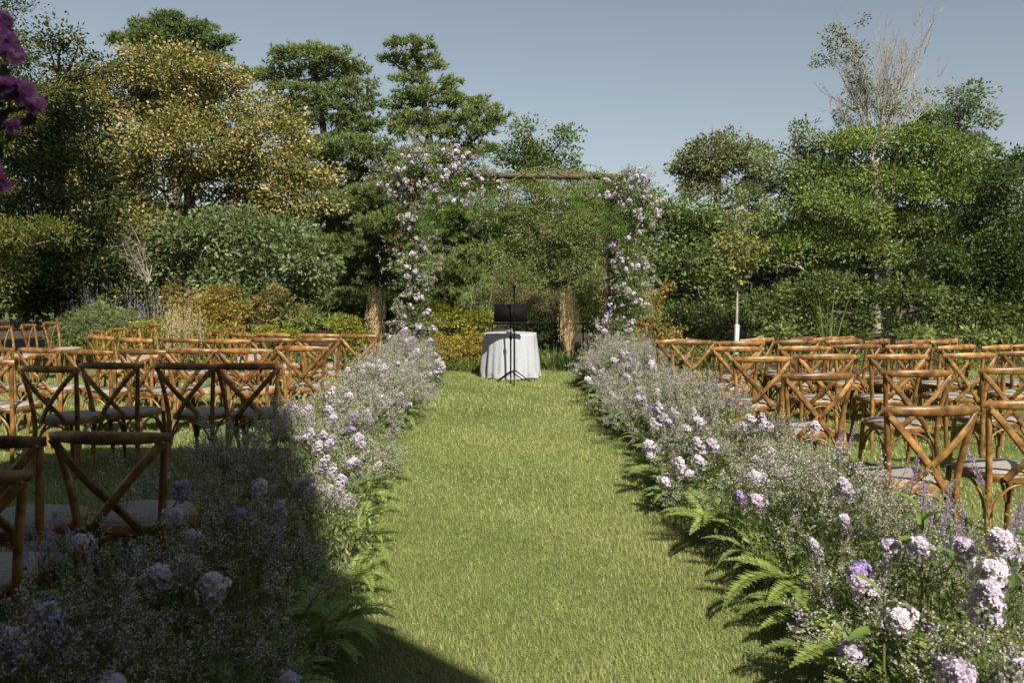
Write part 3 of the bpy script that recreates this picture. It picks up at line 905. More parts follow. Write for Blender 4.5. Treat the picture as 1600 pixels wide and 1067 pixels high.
def wood(name, fn, mt=None, smooth=True):
    q = MB(); fn(q); return q.build(name, mt or M_WOOD, chair0, smooth)


RAIL = [(-0.272, -0.235, 0.862), (-0.20, -0.275, 0.866), (-0.10, -0.302, 0.868), (0, -0.312, 0.869), (0.10, -0.302, 0.868), (0.20, -0.275, 0.866), (0.272, -0.235, 0.862)]
wood('top_rail', lambda q: sweep(q, RAIL, [0.013, 0.017, 0.018, 0.017, 0.013], [0.020, 0.028, 0.031, 0.028, 0.020], n=10, seg=3, up=(0, 0, 1)))
for sx in (-1, 1):
    wood('back_leg', lambda q: sweep(q, [(sx * 0.205, -0.235, 0), (sx * 0.198, -0.205, 0.22), (sx * 0.195, -0.195, 0.44), (sx * 0.215, -0.212, 0.64), (sx * 0.248, -0.246, 0.846)],
                                     [0.017, 0.019, 0.018, 0.016], n=8, seg=3))
    wood('front_leg', lambda q: sweep(q, [(sx * 0.205, 0.215, 0), (sx * 0.195, 0.195, 0.2), (sx * 0.19, 0.185, 0.43)], [0.014, 0.018], n=8, seg=2))
    wood('cross_brace', lambda q: sweep(q, [(sx * 0.252, -0.262, 0.85), (sx * 0.16, -0.278 - 0.006 * sx, 0.745), (sx * 0.06, -0.272 - 0.008 * sx, 0.632),
                                            (-sx * 0.035, -0.245 - 0.008 * sx, 0.53), (-sx * 0.115, -0.215, 0.435)],
                                        0.021, 0.0065, n=6, seg=4, up=(0, 1, 0)))
TT = np.linspace(0, 2 * np.pi, 36, endpoint=False)
SW = 0.215 - 0.018 * np.sin(TT) * -1


def se(t, w, h, e=0.62):
    return np.sign(np.cos(t)) * np.abs(np.cos(t)) ** e * w, np.sign(np.sin(t)) * np.abs(np.sin(t)) ** e * h


ox, oy = se(TT, 0.215, 0.215)
ox = ox * (1 + 0.06 * oy / 0.215)


def seat_frame(q):
    prof = [(1.0, 0.415), (1.02, 0.435), (1.0, 0.458), (0.93, 0.462), (0.88, 0.455)]
    V = np.concatenate([np.stack([ox * s_, oy * s_, np.full(36, z_)], -1) for s_, z_ in prof])
    i = np.arange(36); F = []
    for k in range(len(prof) - 1):
        F.append(np.stack([k * 36 + i, k * 36 + (i + 1) % 36, (k + 1) * 36 + (i + 1) % 36, (k + 1) * 36 + i], -1))
    q.add(V, np.concatenate(F))
    q.add(np.concatenate([np.stack([ox, oy, np.full(36, 0.415)], -1), [[0, 0, 0.415]]]), np.stack([(i + 1) % 36, i, np.full(36, 36)], -1))


def seat_pad(q):
    prof = [(0.90, 0.452), (0.86, 0.468), (0.6, 0.476), (0.3, 0.479)]
    V = np.concatenate([np.stack([ox * s_, oy * s_, np.full(36, z_)], -1) for s_, z_ in prof] + [[[0, 0, 0.48]]])
    i = np.arange(36); F = []
    for k in range(len(prof) - 1):
        F.append(np.stack([k * 36 + i, k * 36 + (i + 1) % 36, (k + 1) * 36 + (i + 1) % 36, (k + 1) * 36 + i], -1))
    q.add(V, np.concatenate(F))
    q.f.append(np.stack([108 + i, 108 + (i + 1) % 36, np.full(36, 144)], -1)); q.t.append(np.full((36, 3), .5, dtype=np.float32))


wood('seat_frame', seat_frame)
wood('seat', seat_pad, M_SEAT)
aa = np.linspace(0, np.pi, 13)
for (cx, cy, dx, dy) in ((0, -0.20, 0.175, 0), (0, 0.19, 0.175, 0), (-0.195, 0, 0, 0.175), (0.195, 0, 0, 0.175)):
    wood('hoop_brace', lambda q: sweep(q, np.stack([cx + np.cos(aa) * dx, cy + np.cos(aa) * dy, 0.20 + 0.205 * np.sin(aa)], -1), 0.0095, n=6, up=(dy, dx, 0.001)))
for p_ in ((-0.252, -0.272, 0.846), (0.252, -0.272, 0.846), (0.0, -0.276, 0.576)):
    q = MB(); sweep(q, [(p_[0], p_[1] - 0.010, p_[2]), (p_[0], p_[1] + 0.008, p_[2])], 0.0065, n=8); q.build('rivet', M_BRASS, chair0, True)

used = False
ORD = ['first', 'second', 'third', 'fourth', 'fifth', 'sixth', 'seventh', 'eighth']


def place_chair(x, y, rz, label, group):
    global used
    o = chair0 if not used else copy_thing(chair0)
    used = True
    o.location = (x, y, 0)
    o.rotation_euler = (0, 0, rz)
    o.scale = (1, 1, 1)
    tag(o, label, 'chair', group)
    return o


def chair_px(x0, x1, y, side, label, group, zr=0.862, rz=None):
    c = (x0 + x1) / 2
    p = atz(c, y, zr)
    wpx = abs(x1 - x0)
    if rz is None:
        sg = -1 if side == 'left' else 1

        def wid(a):
            c_, s_ = 0.272 * math.cos(sg * a), 0.272 * math.sin(sg * a)
            return FPX * ((p[0] + c_) / (p[1] + s_) - (p[0] - c_) / (p[1] - s_))
        a = min((abs(wid(R(q_)) - wpx), q_) for q_ in range(0, 41))[1]
        rz = sg * R(max(1.0, a) + random.uniform(-1.5, 1.5))
    off = Matrix.Rotation(rz, 3, 'Z') @ Vector((0, 0.27, 0))
    return place_chair(p[0] + off.x, p[1] + off.y, rz, label, group)


right_rows = [
    [(1383, 1536, 642), (1541, 1694, 633)],
    [(1224, 1340, 589), (1378, 1494, 584), (1530, 1644, 580)],
    [(1141, 1242, 562), (1242, 1342, 558), (1354, 1454, 558), (1477, 1562, 556), (1564, 1655, 553)],
    [(1110, 1196, 546), (1218, 1299, 545), (1304, 1379, 542), (1387, 1457, 542), (1470, 1528, 543), (1539, 1586, 543), (1587, 1640, 541)],
    [(1026, 1092, 534), (1047, 1119, 536), (1120, 1196, 537), (1212, 1283, 535), (1294, 1350, 534)],
    [(1160, 1213, 532), (1240, 1277, 530), (1277, 1308, 530), (1309, 1332, 529), (1362, 1386, 534), (1405, 1433, 534), (1434, 1457, 534), (1459, 1499, 534)],
]
RN = ['front', 'second', 'third', 'fourth', 'fifth', 'sixth']
RNAME = ['nearest', 'second', 'third', 'fourth', 'fifth', 'farthest']
for ri, row in enumerate(right_rows):
    for ci, (a, b_, y) in enumerate(row):
        chair_px(a, b_, y, 'right', f'honey brown cross-back chair, {ORD[ci]} from the aisle in the {RNAME[ri]} right row', 'wooden chairs right of the aisle')
left_rows = [
    [(-200, 8, 752)],
    [(70, 263, 684), (-130, 66, 690)],
    [(332, 440, 573), (238, 336, 573), (120, 217, 572), (25, 120, 577), (-70, 17, 566)],
    [(425, 516, 545), (336, 427, 549), (253, 337, 549), (181, 256, 550), (100, 172, 551), (25, 91, 548), (-40, 17, 546)],
    [(460, 536, 532), (389, 459, 532), (317, 389, 534), (250, 307, 532), (183, 234, 532), (134, 175, 528)],
    [(529, 593, 526), (465, 529, 525), (399, 451, 524), (355, 397, 524)],
]
for ri, row in enumerate(left_rows):
    for ci, (a, b_, y) in enumerate(row):
        shade = 'shaded dark' if (ri in (0, 1) or (ri == 2 and ci < 3)) else 'sunlit'
        chair_px(a, b_, y, 'left', rz=R(12) if ri == 0 else None, zr=0.862, group='wooden chairs left of the aisle', label=f'{shade} cross-back chair, {ORD[ci]} from the aisle in the {RNAME[ri]} left row')
for gi, (X0, ys_, nm) in enumerate([(-7.72, (11.5, 12.08, 12.7, 13.3), 'leftmost'), (-5.72, (10.95, 11.5, 12.05, 12.6), 'middle'), (-4.12, (11.0, 11.55, 12.05), 'nearest the aisle')]):
    for ci, yy in enumerate(ys_):
        place_chair(X0 + 0.27, yy, R(-80 + random.uniform(-4, 4)), f'side-facing cross-back chair, {ORD[ci]} from the camera in the sideways row, {nm}', 'chairs turned sideways at far left')

# ------------------------------------------------------------------ table, stands
TB = np.array([-0.03, 13.1, 0])
t = empty('round_table', TB)
tag(t, 'small round table hidden under the white cloth', 'table')
q = MB(); sweep(q, [(0, 0, 0.700), (0, 0, 0.725)], 0.42, n=32); q.build('table_top', M_TIMBER, t)
q = MB(); sweep(q, [(0, 0, 0.0), (0, 0, 0.70)], [0.2, 0.04, 0.035, 0.035], n=12, seg=6); q.build('leg', M_BLACK, t)
nA, nR = 144, 22
th = np.linspace(0, 2 * np.pi, nA, endpoint=False)
fold = 0.55 * np.sin(6 * th + 0.7 + 0.8 * np.sin(2 * th)) + 0.4 * np.sin(11 * th + 2.1 + np.sin(3 * th + 1)) + 0.35 * np.abs(np.sin(8.5 * th + 0.4)) ** 3 + 0.2 * np.sin(23 * th)
V = [np.stack([np.cos(th) * r_, np.sin(th) * r_, np.full(nA, 0.731)], -1) for r_ in (0.15, 0.3, 0.41)]
for k in range(nR):
    s = k / (nR - 1)
    rad = 0.432 + 0.055 * s + 0.036 * min(1, s * 1.6) * fold + 0.02 * (s > 0.93) * np.sin(9 * th)
    z = 0.728 - 0.71 * s - 0.0 * fold
    V.append(np.stack([np.cos(th) * rad, np.sin(th) * rad, np.full(nA, z) + (0.012 * np.sin(5 * th) if k == nR - 1 else 0)], -1))
V = np.concatenate(V + [[[0, 0, 0.731]]])
i = np.arange(nA)
F = np.concatenate([np.stack([k * nA + i, k * nA + (i + 1) % nA, (k + 1) * nA + (i + 1) % nA, (k + 1) * nA + i], -1) for k in range(nR + 2)])
q = MB(); q.add(V, F)
q.f.append(np.stack([i, (i + 1) % nA, np.full(nA, len(V) - 1)], -1)[:, ::-1]); q.t.append(np.full((nA, 3), .5, dtype=np.float32))
o = q.build('tablecloth', M_CLOTH, smooth=True); o.location = TB
tag(o, 'white cloth draped to the grass over the small round table', 'tablecloth')
q = MB(); box(q, (0, 0, 0.032), (0.10, 0.07, 0.06)); box(q, (0.02, 0, 0.072), (0.05, 0.05, 0.014))
o = q.build('small_box', noise_material('grey_plastic', (0.14, 0.14, 0.14), (0.2, 0.2, 0.2), 20, 0.5)); o.location = (-0.04, 12.95, 0.731)
tag(o, 'small grey box on the white tablecloth behind the stands', 'box')


def tripod(parent, h, spread, rot, z0=0.18):
    for k in range(3):
        a = rot + k * 2 * math.pi / 3
        q = MB(); sweep(q, [(math.cos(a) * 0.015, math.sin(a) * 0.015, z0), (math.cos(a) * spread, math.sin(a) * spread, 0.012)], 0.009, n=6)
        L_ = q.build('leg', M_BLACK, parent)
        q = MB(); sweep(q, [(math.cos(a) * (spread - 0.01), math.sin(a) * (spread - 0.01), 0.014), (math.cos(a) * (spread + 0.025), math.sin(a) * (spread + 0.025), 0.010)], 0.013, n=6)
        q.build('rubber_foot', M_BLACK, L_)


ms = empty('microphone_stand', (0.035, 12.25, 0)); tag(ms, 'black tripod microphone stand in front of the white table', 'microphone stand')
q = MB(); sweep(q, [(0, 0, 0.10), (0, 0, 0.85)], 0.014, n=10); q.build('lower_pole', M_BLACK, ms, True)
q = MB(); sweep(q, [(0, 0, 0.85), (0, 0, 1.34)], 0.010, n=10); q.build('upper_pole', M_BLACK, ms, True)
q = MB(); sweep(q, [(0, 0, 0.83), (0, 0, 0.90)], 0.022, n=10); q.build('clutch', M_BLACK, ms, True)
q = MB(); sweep(q, [(0, 0, 1.33), (0, 0.0, 1.36), (0, -0.02, 1.40)], [0.013, 0.018], n=8); q.build('clip', M_BLACK, ms, True)
tripod(ms, 1.3, 0.29, R(-90), 0.2)
mc = empty('microphone', (0.035, 12.23, 1.37)); tag(mc, 'black handheld microphone clipped on top of the stand', 'microphone')
q = MB(); sweep(q, [(0, 0, 0), (0, -0.01, 0.10)], [0.011, 0.017], n=10); q.build('body', M_BLACK, mc, True)
q = MB(); sweep(q, [(0, -0.01, 0.095), (0, -0.012, 0.11), (0, -0.014, 0.135), (0, -0.015, 0.15)], [0.016, 0.027, 0.026, 0.010], n=12, seg=2); q.build('grille', M_BLACK, mc, True)
st = empty('music_stand', (-0.02, 12.42, 0)); tag(st, 'black music stand with wide flat desk behind the microphone stand', 'music stand')
q = MB(); box(q, (0.0, 0.0, 1.08), (0.52, 0.008, 0.27), M=Matrix.Rotation(R(-8), 3, 'X')); box(q, (0.0, 0.02, 0.945), (0.52, 0.05, 0.008)); q.build('desk', M_BLACK, st)
q = MB(); sweep(q, [(0, 0.0, 0.08), (0, 0.0, 0.70)], 0.013, n=10); sweep(q, [(0, 0, 0.70), (0, 0, 0.98)], 0.009, n=8); q.build('pole', M_BLACK, st, True)
q = MB(); sweep(q, [(0, 0, 0.66), (0, 0, 0.72)], 0.02, n=10); q.build('collar', M_BLACK, st, True)
tripod(st, 1.0, 0.24, R(30), 0.16)

rl = empty('garden_rail', (0.60, 14.75, 0)); tag(rl, 'low thin black metal rail in the bed behind the table', 'rail')
q = MB(); box(q, (0, 0, 0.80), (1.95, 0.04, 0.03)); q.build('top_bar', M_BLACK, rl)
for x in (-0.96, -0.3, 0.72, 0.96):
    q = MB(); box(q, (x, 0, 0.395), (0.025, 0.025, 0.785)); q.build('post', M_BLACK, rl)

# ------------------------------------------------------------------ flowers: one of each kind
LIL = [(0.55, 0.48, 0.62), (0.61, 0.54, 0.66), (0.47, 0.40, 0.57)]
VIO = [(0.36, 0.27, 0.56), (0.44, 0.34, 0.62), (0.30, 0.22, 0.50)]
PALE = [(0.64, 0.59, 0.69), (0.68, 0.63, 0.70), (0.56, 0.50, 0.64)]
PINK = [(0.60, 0.42, 0.58), (0.66, 0.50, 0.62)]


def stock_mesh(name, pal, seed, length=0.15, rad=0.045, n=24, raw=False, big=1.0):
    """ruffled double blossoms packed round a spike"""
    mb = MB()
    for k in range(n):
        s = (k + 0.5) / n
        a = k * 2.39996 + seed
        z = s * length
        rr = rad * math.sqrt(max(0.0, 1 - s ** 2.2)) * (0.72 + 0.28 * math.sin(math.pi * min(1, s * 1.6 + 0.2))) * rng.uniform(0.75, 1.2)
        c = np.array([math.cos(a) * rr, math.sin(a) * rr, z])
        nrm = unit(np.array([math.cos(a) * (1.05 - s), math.sin(a) * (1.05 - s), 0.1 + 1.0 * s * s]) + rng.normal(size=3) * 0.12)
        t1 = unit(np.cross(nrm, [0.1, 0.2, 1])); t2 = np.cross(nrm, t1)
        fr = big * 0.019 * (1.15 - 0.4 * s) * rng.uniform(0.85, 1.15)
        for ring_, (m_, tilt, sc) in enumerate(((5, 0.25, 1.0), (4, 0.8, 0.68))):
            b = np.arange(m_) * 2 * np.pi / m_ + rng.uniform(0, 6)
            rad_d = np.cos(b)[:, None] * t1 + np.sin(b)[:, None] * t2
            D = unit(rad_d + nrm * tilt + rng.normal(size=(m_, 3)) * 0.14)
            N = unit(nrm - rad_d * tilt + rng.normal(size=(m_, 3)) * 0.2)
            S = unit(np.cross(D, N))
            L_ = fr * sc
            base = c + nrm * 0.004 * ring_
            V = np.stack([base + S * 0 + D * 0, base + D * L_ * 0.55 + S * L_ * 0.42 + N * L_ * 0.10, base + D * L_ * 1.0 + S * L_ * 0.30 - N * L_ * 0.12,
                          base + D * L_ * 0.92 + N * L_ * 0.10, base + D * L_ * 1.0 - S * L_ * 0.30 - N * L_ * 0.10, base + D * L_ * 0.55 - S * L_ * 0.42 + N * L_ * 0.1], 1)
            i = np.arange(m_)[:, None] * 6
            F = np.concatenate([i + np.array([[0, 1, 2, 3]]), i + np.array([[0, 3, 4, 5]])])
            c_ = pick(pal, m_, 0.07)
            mb.add(V.reshape(-1, 3), F, np.concatenate([c_, c_]))
    return mb if raw else mb.mesh(name, M_PETAL)


def stem_mesh(name, pts, r=0.0035, nl=4, col=(0.12, 0.17, 0.06), ll=0.07, lw=0.014):
    mb = MB()
    sweep(mb, pts, r, n=5, seg=4, tint=col)
    d = smooth_path(pts, 6)
    idx = rng.integers(1, len(d) - 4, nl)
    leaves(mb, d[idx], unit(sphere_dirs(nl) + np.array([0, 0, 0.3])), sphere_dirs(nl) + np.array([0, 0, 1.2]), ll, lw, pick([col], nl, 0.1), fold=0.08)
    return mb.mesh(name, M_LEAF)


STOCK = [stock_mesh('flower_head', p_, k, ln, rd, n_) for k, (p_, ln, rd, n_) in enumerate([
    (LIL, 0.14, 0.044, 24), (PALE, 0.12, 0.046, 22), (LIL, 0.17, 0.040, 26), (VIO, 0.12, 0.042, 20), (PALE + LIL, 0.15, 0.045, 26), (PINK + LIL, 0.13, 0.042, 22)])]
STEMS = [stem_mesh('stem', [(0, 0, 0.02), (dx * 0.3, 0.01, -0.18), (dx, 0.03, -0.40)], nl=7) for dx in (0.02, -0.05, 0.06)]


def stock_flower(p, direc, label, group, variant, sc=1.0):
    z = unit(np.asarray(direc, float))
    q = Vector(z).to_track_quat('Z', 'Y').to_matrix().to_4x4()
    root = empty('stock_flower', p)
    root.rotation_euler = (Matrix.Rotation(0, 4, 'Z') @ q @ Matrix.Rotation(random.uniform(0, 6.28), 4, 'Z')).to_euler()
    root.scale = (sc,) * 3
    tag(root, label, 'flower', group)
    link('flower_head', STOCK[variant], root)
    link('stem', STEMS[variant % 3], root)
    return root


def spray_mesh(name, pal, n_br=11, h=0.42, spread=0.24, nfl=1150, fl=0.0088, stemc=(0.13, 0.16, 0.07), wstem=0.0018, raw=False):
    """airy sea lavender: forking thin stems tipped with tiny papery florets"""
    mb = MB()
    ends = []
    for k in range(n_br):
        a = rng.uniform(0, 2 * np.pi)
        e = np.array([math.cos(a) * spread * rng.uniform(0.15, 1), math.sin(a) * spread * rng.uniform(0.15, 1), h * rng.uniform(0.55, 1.0)])
        m1 = e * np.array([0.35, 0.35, 0.55])
        sweep(mb, [(0, 0, 0), m1, e], wstem, n=3, seg=3, tint=stemc, cap=False)
        for j in range(6):
            s = rng.uniform(0.35, 1)
            b0 = m1 + (e - m1) * s
            d = unit(unit(e - m1) + rng.normal(size=3) * 0.7)
            b1 = b0 + d * h * rng.uniform(0.10, 0.24)
            sweep(mb, [b0, b1], wstem * 0.7, n=3, tint=stemc, cap=False)
            ends.append((b0, b1))
    E = np.array(ends)
    idx = rng.integers(0, len(E), nfl)
    s = rng.random(nfl)[:, None] ** 0.42
    P = E[idx, 0] * (1 - s) + E[idx, 1] * s + rng.normal(size=(nfl, 3)) * 0.008
    leaves(mb, P, unit(sphere_dirs(nfl) + np.array([0, 0, 0.7])), sphere_dirs(nfl), fl * rng.uniform(0.7, 1.4, nfl), fl * 0.75, pick(pal, nfl, 0.12))
    return mb if raw else mb.mesh(name, M_PETAL)


LIMO = [(0.57, 0.48, 0.54), (0.51, 0.45, 0.45), (0.57, 0.48, 0.54), (0.36, 0.38, 0.22), (0.46, 0.38, 0.54), (0.26, 0.32, 0.13), (0.22, 0.28, 0.10)]
LIMO2 = [(0.50, 0.44, 0.45), (0.42, 0.40, 0.31), (0.50, 0.43, 0.50), (0.28, 0.33, 0.15), (0.22, 0.28, 0.1)]
SPRAYS = [spray_mesh('sea_lavender', LIMO), spray_mesh('sea_lavender', LIMO2, 12, 0.40, 0.26), spray_mesh('sea_lavender', LIMO, 10, 0.46, 0.22),
          spray_mesh('sea_lavender', LIMO2, 13, 0.36, 0.30, 1300), spray_mesh('sea_lavender', [(0.45, 0.36, 0.52), (0.52, 0.42, 0.56), (0.28, 0.28, 0.22)], 10, 0.42, 0.22, 1000)]


LOWST = [stock_mesh('', p_, k, 0.14, 0.042, 9, True, 1.6) for k, p_ in enumerate((LIL, PALE, PALE, LIL, PINK + LIL, PALE + LIL, VIO, LIL))]
LOWSP = [spray_mesh('', LIMO, 6, 0.42, 0.24, 260, 0.017, raw=True), spray_mesh('', LIMO2, 6, 0.40, 0.26, 240, 0.017, raw=True)]


def put(dst, src, p, direc, sc):
    m_ = np.array(Vector(unit(np.asarray(direc, float))).to_track_quat('Z', 'Y').to_matrix() @ Matrix.Rotation(random.uniform(0, 6.28), 3, 'Z'))
    off = dst.n
    for v_, f_, t_ in zip(src.v, src.f, src.t):
        dst.v.append((v_ @ m_.T * sc + np.asarray(p)).astype(np.float32))
        dst.f.append(f_ + off)
        dst.t.append(t_)
    dst.n += src.n


def sea_lavender(p, direc, label, group, v=None, sc=1.0):
    z = unit(np.asarray(direc, float))
    m_ = Vector(z).to_track_quat('Z', 'Y').to_matrix().to_4x4() @ Matrix.Rotation(random.uniform(0, 6.28), 4, 'Z')
    o = link('sea_lavender', SPRAYS[random.randrange(5) if v is None else v], None, p, m_.to_euler(), sc)
    tag(o, label, 'flower', group)
    return o


def frond_mesh(L=0.5, n=26, wmax=0.075, arch=1.2, col=((0.20, 0.27, 0.065), (0.27, 0.33, 0.09))):
    """fern frond: arching midrib with toothed pinnae either side; grows along +X and up"""
    mb = MB()
    s = np.linspace(0, 1, n)
    ang = R(70) - arch * 1.35 * s
    dx = np.cos(ang) * L / n; dz = np.sin(ang) * L / n
    P = np.stack([np.cumsum(dx), 0.03 * np.sin(s * 3) * L, np.cumsum(dz)], -1)
    sweep(mb, P, [0.0022, 0.001], n=4, tint=(0.16, 0.18, 0.06), cap=False)
    T = unit(np.gradient(P, axis=0))
    up = unit(np.cross(T, np.array([0, 1.0, 0])) * -1)
    for sgn in (-1, 1):
        for part in range(2):                     # each pinna: two leaf blades give the notched edge
            k = np.arange(2, n)
            w = wmax * np.sin(np.pi * np.clip(0.12 + 0.86 * s[k], 0, 1)) ** 0.8 * (1.05 - 0.25 * s[k])
            D = unit(np.array([0, sgn, 0]) * 1.0 + T[k] * (0.32 + 0.25 * part) + up[k] * -0.12 + rng.normal(size=(len(k), 3)) * 0.05)
            c = pick(list(col), len(k), 0.10)
            leaves(mb, P[k] + T[k] * L / n * 0.25 * part, D, up[k] + rng.normal(size=(len(k), 3)) * 0.15, w * (1 - 0.35 * part), L / n * 0.80, c)
    return mb.mesh('frond', M_LEAF)


FRONDS = [frond_mesh(0.46, 28), frond_mesh(0.52, 32, 0.085, 1.4), frond_mesh(0.40, 26, 0.065, 1.1), frond_mesh(0.50, 30, 0.08, 1.6)]


def fern(p, sc, label, group, n=13):
    root = empty('fern_plant', p, random.uniform(0, 6.28))
    tag(root, label, 'fern', group)
    for k in range(n):
        a = k * 2 * math.pi / n + random.uniform(-0.2, 0.2)
        link('frond', FRONDS[k % 4], root, (0.02 * math.cos(a), 0.02 * math.sin(a), 0.01), (random.uniform(-0.25, 0.25), random.uniform(-0.30, 0.30), a), sc * random.uniform(0.8, 1.15))
    return root


def spike_mesh():
    mb = MB()
    n = 260
    s = rng.random(n)
    a = rng.uniform(0, 2 * np.pi, n)
    r_ = 0.008 * (1 - s * 0.75)
    bend = 0.02 * s ** 2
    P = np.stack([np.cos(a) * r_ + bend, np.sin(a) * r_, s * 0.13], -1)
    D = unit(np.stack([np.cos(a), np.sin(a), np.full(n, 0.9)], -1))
    leaves(mb, P, D, sphere_dirs(n), 0.008, 0.004, pick([(0.36, 0.26, 0.48), (0.44, 0.34, 0.54)], n))
    return mb.mesh('flower_spike', M_PETAL)


SPIKE = spike_mesh()
SPSTEM = stem_mesh('stem', [(0, 0, 0.01), (0.01, 0, -0.15), (0.03, 0.01, -0.35)], 0.002, 5, (0.12, 0.16, 0.06), 0.05, 0.012)

# ------------------------------------------------------------------ flower banks on both sides of the aisle


def inner(side, y):
    if side == 'left':
        return -0.72 - 0.40 * np.clip((y - 4.4) / 2.6, 0, 1) + 0.06 * np.sin(y * 2.3)
    return 1.10 + 0.13 * np.clip(4.2 - y, 0, 1) + 0.07 * np.sin(y * 1.9 + 1) - 0.03 * np.clip((y - 9) / 3, 0, 1)


def outer(side, y):
    if side == 'left':
        return -1.95 + 0.25 * np.clip((y - 4) / 2, 0, 1) + 0.05 * np.sin(y)
    return 1.98 - 0.20 * np.clip((y - 4.2) / 2, 0, 1) + 0.05 * np.sin(y * 1.3)


def top_h(side, y, t):                   # height of the bank's top; t = 0 at the aisle, 1 outside
    return (0.16 + 0.36 * np.clip(t * 1.25, 0, 1) ** 0.8) * (1 - 0.18 * (y < 5.4) * (t > 0.6)) * (1 + 0.12 * np.sin(y * 1.7 + (0 if side == 'left' else 2))) + 0.05 * (y > 9)


ORD21 = ORD + ['ninth', 'tenth', 'eleventh', 'twelfth', 'thirteenth', 'fourteenth', 'fifteenth', 'sixteenth', 'seventeenth', 'eighteenth', 'nineteenth', 'twentieth', 'last']
Y0, Y1 = 1.75, 12.7
for side in ('left', 'right'):
    S_ = f'in the flower bank on the {side} of the aisle'
    # leafy filler: nobody could count it
    mb = MB()
    n = 44000
    y = Y0 + (Y1 - Y0) * rng.random(n) ** 1.25
    t = rng.random(n)
    x = inner(side, y) * (1 - t) + outer(side, y) * t
    z = top_h(side, y, t) * rng.random(n) ** 0.75 * 0.98
    far = np.clip((y - 3) / 8, 0, 1)
    P = np.stack([x, y, z], -1)
    c = pick([(0.13, 0.19, 0.05), (0.15, 0.20, 0.06), (0.075, 0.115, 0.035), (0.21, 0.24, 0.10), (0.30, 0.30, 0.17)], n)
    leaves(mb, P, unit(sphere_dirs(n) * 0.9 + np.array([-0.2 if side == 'right' else 0.2, -0.2, 0.6])), sphere_dirs(n) + np.array([0, 0, 0.7]),
           (0.030 + 0.022 * far) * rng.uniform(0.6, 1.5, n), (0.009 + 0.009 * far) * rng.uniform(0.7, 1.4, n), c, fold=0.06)
    # thin upright stems
    n = 1500
    y = Y0 + (Y1 - Y0) * rng.random(n) ** 1.2
    t = rng.random(n)
    x = inner(side, y) * (1 - t) + outer(side, y) * t
    P = np.stack([x, y, np.zeros(n)], -1)
    leaves(mb, P, unit(rng.normal(size=(n, 3)) * 0.22 + np.array([0, 0, 1])), sphere_dirs(n), top_h(side, y, t) * rng.uniform(0.9, 1.5, n), 0.005, pick([(0.12, 0.16, 0.06), (0.17, 0.2, 0.09)], n))
    tag(mb.build('bank_greenery', M_LEAF), f'mixed leafy filler {S_}', None, kind='stuff')
    # ferns along the edge
    nf = 21
    for k in range(nf):
        far_ = ORD21[k]
        y = 2.2 + (11.9 - 2.2) * (k / (nf - 1)) ** 1.15 + random.uniform(-0.15, 0.15)
        x = float(inner(side, y)) + (0.12 if side == 'right' else -0.14) + random.uniform(-0.04, 0.04)
        lab = f'arching green fern edging the {side} flower bank, {far_} counted from the camera'
        fern((x, y, 0.03), random.uniform(0.8, 1.1) * (0.82 if y > 6 else 1) * (0.82 if side == 'left' else 0.98), lab, f'ferns edging the {side} flower bank')
    # sea lavender haze
    for k in range(150):
        y = Y0 + (Y1 - Y0) * ((k + random.random()) / 150) ** 1.12
        t = random.uniform(0.12, 1.0)
        x = float(inner(side, y)) * (1 - t) + float(outer(side, y)) * t
        h = float(top_h(side, y, t))
        sc = random.uniform(0.75, 1.2) * (1.1 if y > 7 else 0.95)
        out_ = (t - 0.55) * (1 if side == 'right' else -1)
        z = max(0.02, h - 0.26 * sc)
        sea_lavender((x, y, z), (out_ * 0.5 + random.uniform(-0.35, 0.35), random.uniform(-0.5, 0.25), 1), f'airy pale lilac sea lavender spray {S_}', f'sea lavender sprays of the {side} bank', sc=sc)

